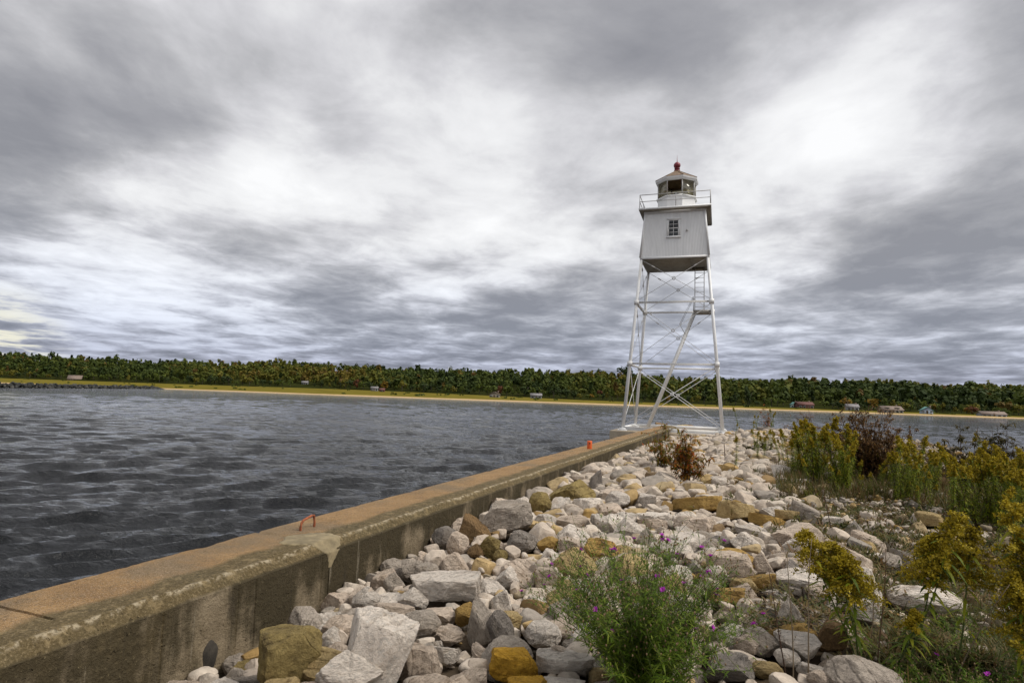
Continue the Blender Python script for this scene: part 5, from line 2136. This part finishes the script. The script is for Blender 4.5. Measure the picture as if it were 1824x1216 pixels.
# spotted knapweed
def knapweed(px, py, spread, H, nst, nfl, seed, label, D_hint=None, leafs=26):
    r = np.random.default_rng(seed)
    u, v, z, D = hit_ground(px, py)
    base = W(u, v, hf(u, v) - .05)
    root = empty('knapweed', base)
    tag(root, label, 'plant', 'knapweed plants')
    ms, ml, mh, seeds = MB(), MB(), [], MB()
    tips = []
    for s in range(nst):
        a = r.uniform(0, 6.28)
        rad = spread * r.random() ** .5
        h = H * r.uniform(.55, 1.0) * (1 - .38 * (rad / spread) ** 2)
        tip = np.array((rad * math.cos(a), rad * math.sin(a), h))
        st = np.array((.10 * rad * math.cos(a) + r.normal(0, .03), .10 * rad * math.sin(a) + r.normal(0, .03), 0))
        ts = np.linspace(0, 1, 8)
        path = np.array([st + (tip - st) * np.array((q ** 1.3, q ** 1.3, q ** .9)) + np.array((.02 * math.sin(7 * q + s), .02 * math.cos(6 * q + s), 0)) * q for q in ts])
        ms.tube(path, np.linspace(.0032, .0012, 8), 4, r.uniform(0, .6), cap=False)

        def at(q):
            return np.array([np.interp(q, ts, path[:, k]) for k in range(3)])
        nb = r.integers(4, 8)
        ends = [tip]
        for b in range(nb):
            q = r.uniform(.45, .95)
            aa = r.uniform(0, 6.28)
            p0 = at(q)
            L = r.uniform(.06, .20) * H
            e = p0 + np.array((math.cos(aa) * .6, math.sin(aa) * .6, .9)) * L
            mid = (p0 + e) / 2 + np.array((math.cos(aa), math.sin(aa), -.2)) * L * .12
            ms.tube([p0, mid, e], [.0016, .0013, .001], 3, r.uniform(.1, .7), cap=False)
            ends.append(e)
            for _ in range(int(leafs * .25)):
                x = r.random()
                lance(ml, r, p0 + (e - p0) * x, (r.normal(), r.normal(), r.uniform(0, .8)), r.uniform(.02, .055), .0032, r.uniform(0, .6), r.uniform(.2, 1))
        for _ in range(leafs):
            q = r.uniform(.03, .92)
            aa = r.uniform(0, 6.28)
            lance(ml, r, at(q), (math.cos(aa), math.sin(aa), r.uniform(-.1, .9)), r.uniform(.04, .11) * (1.25 - .6 * q), .0052, r.uniform(.1, .8), r.uniform(0, .9))
        tips += ends
    ms.build('stem', M['stem'], root)
    o = ml.build('leaves', M['knap_leaf'], root)
    o['kind'] = 'stuff'
    idx = r.permutation(len(tips))
    fb, sb = MB(), MB()
    # flower head: bud and ragged petals
    fb.lathe([(.0, 0), (.0055, .003), (.0062, .008), (.0045, .013), (0, .014)], 7)
    bud = fb.mesh('bud', True)
    pb = MB()
    for k in range(16):
        a = k * 2.39
        e = .35 + .6 * r.random()
        d = np.array((math.cos(a) * e, math.sin(a) * e, 1 - .55 * e))
        lance(pb, r, np.array((0, 0, .011)), d, r.uniform(.014, .021), .0028, .25, r.random())
    petal = pb.mesh('petals')
    for k in idx[:nfl]:
        o = link('flower', petal, M['purple'], root)
        o.location = tips[k]
        o.scale = (1.6,) * 3
        o.rotation_euler = (r.normal(0, .4), r.normal(0, .4), r.uniform(0, 6.28))
        q = link('bud', bud, M['stem'], o)
    for k in idx[nfl:]:
        sb.lathe([(.0, -.004), (.0052, .001), (.0055, .006), (.003, .012), (0, .012)], 5, c=tuple(tips[k]))
    o = sb.build('seed_heads', M['seed_head'], root)
    o['kind'] = 'stuff'


knapweed(1140, 1240, .92, 1.20, 165, 40, 3, 'large bushy green knapweed dotted with purple flowers among the rocks', leafs=44)
knapweed(1165, 1250, .48, .72, 56, 3, 31, 'lower leafy knapweed growing in front of the flowering bush', leafs=60)
knapweed(1640, 1250, .55, .42, 26, 3, 5, 'low weedy knapweed with few purple flowers at the bottom right', leafs=34)
knapweed(1740, 1235, .60, .55, 30, 4, 6, 'loose knapweed under the right edge goldenrod', leafs=34)
knapweed(1690, 1130, .40, .42, 16, 2, 7, 'sparse knapweed behind the largest white boulder', leafs=30)

# shrubs
def shrub(px, py, wpx, hpx, seed, mat, stem_mat, label, name='shrub', nst=14, nleaf=900, lsize=.03, sparse=.5, up=.5, narrow=.5, leaf_shape='oval'):
    r = np.random.default_rng(seed)
    u, v, z, D = hit_ground(px, py)
    base = W(u, v, hf(u, v) - .06)
    Wd, H = wpx * D / F / 2, 1.16 * hpx * D / F
    root = empty(name, base)
    tag(root, label, 'shrub')
    ms, ml = MB(), MB()
    twigs = []
    for s in range(nst):
        a = r.uniform(0, 6.28)
        rad = Wd * r.uniform(.15, 1)
        h = H * r.uniform(.55, 1.05) * (1 - .35 * (rad / Wd) ** 2)
        tip = np.array((rad * math.cos(a), rad * math.sin(a) * .8, h))
        ts = np.linspace(0, 1, 7)
        path = np.array([tip * np.array((q ** .9, q ** .9, q)) + r.normal(0, .02 * H, 3) * q * (1 - q) * 3 for q in ts])
        ms.tube(path, np.linspace(.011, .003, 7) * (H / 1.6) ** .5, 5, r.random(), cap=False)
        for b in range(9):
            q = r.uniform(.25, .98)
            p0 = np.array([np.interp(q, ts, path[:, k]) for k in range(3)])
            e = p0 + np.array((r.normal(0, .6), r.normal(0, .6), up * r.uniform(.2, 1.2))) * H * .17 * r.uniform(.5, 1.3)
            ms.tube([p0, (p0 + e) / 2 + r.normal(0, .01, 3), e], [.004, .003, .0018], 3, r.random(), cap=False)
            twigs.append((p0, e))
    tw = r.integers(0, len(twigs), nleaf)
    for k in tw:
        p0, e = twigs[k]
        c = p0 + (e - p0) * r.uniform(.15, 1.05) + r.normal(0, .008, 3)
        lance(ml, r, c, (r.normal(), r.normal(), r.normal(0, .4)), lsize * r.uniform(1.2, 2.6), lsize * narrow * r.uniform(.5, .8), r.uniform(.1, .8), np.clip(.25 + .5 * (c[2] / H) * 0 + r.normal(.25, .25), 0, 1))
    ms.build('branches', stem_mat, root)
    o = ml.build('leaves', mat, root)
    o['kind'] = 'stuff'


shrub(1228, 866, 84, 84, 1, M['red_leaf'], M['brown_stem'], 'thin shrub with red and orange autumn leaves growing from the rocks before the lighthouse', nst=20, nleaf=1700, lsize=.046, narrow=.62)
shrub(1183, 842, 96, 82, 2, M['sumac_olive'], M['brown_stem'], 'small olive and orange shrub against the wall left of the red leaved one', nst=14, nleaf=1300, lsize=.048, narrow=.6)
shrub(1545, 852, 205, 122, 3, M['maroon_leaf'], M['brown_stem'], 'large brownish red shrub standing on the bank before the far beach', nst=80, nleaf=12500, lsize=.038, narrow=.65)
shrub(1452, 836, 120, 106, 4, M['maroon_leaf'], M['brown_stem'], 'sparse reddish shrub behind the tall goldenrod spire', nst=24, nleaf=2400, lsize=.034, narrow=.6)
shrub(1722, 868, 96, 112, 5, M['dark_leaf'], M['brown_stem'], 'dark leaved sapling rising behind the big goldenrod stand', nst=14, nleaf=2600, lsize=.042, narrow=.6)
shrub(1785, 866, 80, 122, 6, M['dark_leaf'], M['brown_stem'], 'taller dark sapling behind the right goldenrod stand', nst=12, nleaf=2400, lsize=.042, narrow=.6)
shrub(1830, 868, 90, 104, 7, M['dark_leaf'], M['brown_stem'], 'dark shrub at the right edge behind the goldenrod', nst=14, nleaf=1500, lsize=.034, narrow=.6)
shrub(1675, 858, 90, 56, 8, M['maroon_leaf'], M['brown_stem'], 'low brown shrub between the two right goldenrod stands', nst=24, nleaf=1900, lsize=.03, narrow=.5)
shrub(1625, 862, 80, 52, 9, M['dark_leaf'], M['brown_stem'], 'low dark shrub right of the large brownish red one', nst=18, nleaf=1400, lsize=.03, narrow=.5)
shrub(1352, 786, 70, 28, 10, M['dark_leaf'], M['brown_stem'], 'low olive shrub on the far crest right of the lighthouse', nst=22, nleaf=1700, lsize=.05, narrow=.6)
shrub(1365, 782, 40, 46, 11, M['red_leaf'], M['brown_stem'], 'thin rusty shrub on the far crest right of the lighthouse', nst=8, nleaf=360, lsize=.05, narrow=.5)
shrub(1398, 896, 36, 30, 12, M['weed'], M['brown_stem'], 'small dull green bush among the gravel', nst=14, nleaf=650, lsize=.016, narrow=.5)
shrub(1440, 884, 42, 26, 13, M['green_leaf'], M['brown_stem'], 'small dark green creeping bush left of the gravel', nst=16, nleaf=700, lsize=.016, narrow=.5)

# dry stalks
for i, (px, py, tx, ty, sm, lab) in enumerate((
        (1412, 1222, 1404, 985, 'dry_stem', 'pale dry stalk standing left of the near goldenrod'),
        (1438, 1222, 1446, 958, 'dry_stem', 'taller pale dry stalk in front of the near goldenrod'),
        (1404, 1216, 1366, 1010, 'brown_stem', 'thin dark curved stalk leaning left over the white rocks'),
        (1484, 962, 1462, 872, 'brown_stem', 'thin dark stalk among the gravel behind the goldenrod'),
        (1566, 1196, 1576, 976, 'brown_stem', 'thin brown stalk left of the largest white boulder'),
        (1553, 1140, 1552, 1020, 'dry_stem', 'short dry stalk between goldenrod stems'),
        (1700, 1216, 1800, 1040, 'dry_stem', 'slanting dry stem at the bottom right'),
        (1770, 905, 1750, 850, 'dry_stem', 'pale dry stalk sticking out of the right goldenrod stand'),
        (1292, 828, 1290, 790, 'brown_stem', 'tiny dry stalk right of the red leaved shrub'))):
    u, v, z, D = hit_ground(px, py)
    base = W(u, v, hf(u, v) - .05)
    ry = ray(tx, ty)
    t = Vector((base.x, base.y, 0)).length / Vector((ry.x, ry.y, 0)).length
    top = EYE + ry * t
    r = np.random.default_rng(i)
    ts = np.linspace(0, 1, 9)
    dv = np.array(top - base)
    path = np.array([dv * np.array((q ** 1.5, q ** 1.5, q)) + np.array((.012 * math.sin(5 * q + i), .01 * math.cos(4 * q), 0)) for q in ts])
    root = empty('dry_stalk', base)
    tag(root, lab, 'plant')
    mb = MB()
    mb.tube(path, np.linspace(.006, .0025, 9) * max(1, D / 6), 5, r.random())
    mb.build('stem', M[sm], root)
    mb = MB()
    for k in range(9):
        q = .35 + .62 * k / 9
        p0 = np.array([np.interp(q, ts, path[:, j]) for j in range(3)])
        a = r.uniform(0, 6.28)
        e = p0 + np.array((math.cos(a) * .5, math.sin(a) * .5, .9)) * r.uniform(.015, .05) * max(1, D / 6)
        mb.tube([p0, e], [.002, .001], 3, r.random(), cap=False)
        mb.lathe([(.0, 0), (.005, .004), (.004, .01), (0, .013)], 5, c=tuple(e))
    tag(mb.build('twigs', M[sm], root), kind='stuff')

# tan seed plume in the near corner
def seed_plume():
    r = np.random.default_rng(77)
    u, v, z, D = hit_ground(1850, 1236)
    base = W(u, v, hf(u, v) - .05)
    root = empty('seed_plume', base)
    tag(root, 'tan woolly seed head in the bottom right corner', 'plant')
    tops = [(1812, 1176), (1800, 1200), (1826, 1186), (1790, 1216)]
    ms, mp = MB(), MB()
    for tx, ty in tops:
        ry = ray(tx, ty)
        t = (Vector((base.x, base.y, 0)).length - .1) / Vector((ry.x, ry.y, 0)).length
        dv = np.array(EYE + ry * t - base)
        ts = np.linspace(0, 1, 7)
        path = np.array([dv * np.array((q ** 1.6, q ** 1.6, q)) for q in ts])
        ms.tube(path, np.linspace(.005, .002, 7), 5, .5)
        n = 420
        q = r.uniform(.70, 1.02, n)
        c = np.stack([np.interp(q, ts, path[:, k]) for k in range(3)], 1)
        d = r.normal(size=(n, 3))
        d /= np.linalg.norm(d, axis=1)[:, None]
        c = c + d * .020 * np.sin(np.clip((q - .66) / .38, 0, 1) * math.pi)[:, None]
        leaf_quads(mp, r, c, d, .007, r.random(n))
    ms.build('stem', M['dry_stem'], root)
    mp.build('seed_tuft', M['seed_tan'], root)


seed_plume()

# weeds between the stones: nobody could count them
def make_weeds():
    r = np.random.default_rng(55)
    mb = MB()
    for _ in range(5200):
        px = r.uniform(1300, 1824)
        py = r.uniform(835, 1216)
        u, v, z, D = hit_ground(px, py)
        edge = 1.0 + .5 * math.sin(u * .8)
        if v < edge - .4 and r.random() < .93:
            continue
        if lumpy(np.array([[u, v, 0.]]), 4, 2.0, 2)[0] < -.18:
            continue
        b = np.array(W(u, v, hf(u, v) - .02))
        tone = r.random()
        for k in range(r.integers(10, 26)):
            a = r.uniform(0, 6.28)
            L = r.uniform(.06, .20)
            p = b + np.array((r.normal(0, .06), r.normal(0, .06), 0))
            lance(mb, r, p, (math.cos(a), math.sin(a), r.uniform(.2, 1.8)), L, .0065 + .0005 * D, r.uniform(0, .7), np.clip(tone + r.normal(0, .15), 0, 1))
    for _ in range(1500):                    # rank grass and dead stems under the stands
        px = r.uniform(1390, 1840)
        py = r.uniform(828, 885) + max(0, px - 1590) * r.uniform(0, .25)
        u, v, z, D = hit_ground(px, py)
        b = np.array(W(u, v, hf(u, v) - .03))
        tone = r.uniform(.2, 1)
        for k in range(9):
            a = r.uniform(0, 6.28)
            p = b + np.array((r.normal(0, .10), r.normal(0, .10), 0))
            lance(mb, r, p, (math.cos(a), math.sin(a), r.uniform(1.0, 4)), r.uniform(.15, .55), .008, r.uniform(0, .5), np.clip(tone + r.normal(0, .15), 0, 1))
    for _ in range(700):                     # grass at the lower right
        px, py = r.uniform(1560, 1850), r.uniform(1020, 1250)
        u, v, z, D = hit_ground(px, py)
        if px < 1700 and py < 1120 and r.random() < .75:
            continue
        b = np.array(W(u, v, hf(u, v) - .03))
        tone = r.uniform(0, .55) if r.random() < .75 else r.uniform(.55, .85)
        for k in range(11):
            a = r.uniform(0, 6.28)
            p = b + np.array((r.normal(0, .06), r.normal(0, .06), 0))
            lance(mb, r, p, (math.cos(a), math.sin(a), r.uniform(.5, 3)), r.uniform(.08, .30), .0042, r.uniform(0, .8), np.clip(tone + r.normal(0, .12), 0, 1))
    for _ in range(260):                     # tufts in the cracks of the pile and under the far shrubs
        px, py = r.uniform(1180, 1700), r.uniform(790, 880)
        u, v, z, D = hit_ground(px, py)
        if not on_rubble(u, v):
            continue
        b = np.array(W(u, v, hf(u, v) - .02))
        tone = r.random()
        for k in range(12):
            a = r.uniform(0, 6.28)
            p = b + np.array((r.normal(0, .10), r.normal(0, .10), 0))
            lance(mb, r, p, (math.cos(a), math.sin(a), r.uniform(.4, 2)), r.uniform(.10, .28), .009, r.uniform(0, .6), np.clip(tone + r.normal(0, .15), 0, 1))
    for _ in range(420):                     # creeping mats over the stones of the flat part
        px, py = r.uniform(1290, 1850), r.uniform(838, 1130)
        u, v, z, D = hit_ground(px, py)
        if v < 1.0 + .5 * math.sin(u * .8) - .5 * r.random() or not on_rubble(u, v):
            continue
        rad = r.uniform(.12, .42)
        tone = r.random() ** .8
        for k in range(int(60 * rad / .25)):
            a, q = r.uniform(0, 6.28), rad * r.random() ** .6
            uu, vv = u + q * math.cos(a), v + q * math.sin(a)
            p = np.array(W(uu, vv, hf(uu, vv) + r.uniform(-.01, .05)))
            a = r.uniform(0, 6.28)
            lance(mb, r, p, (math.cos(a), math.sin(a), r.uniform(-.1, 1.2)), r.uniform(.03, .10), .006 + .0006 * D, r.uniform(0, .5), np.clip(tone + r.normal(0, .16), 0, 1))
    o = mb.build('weeds', M['weed'])
    tag(o, kind='stuff')


make_weeds()
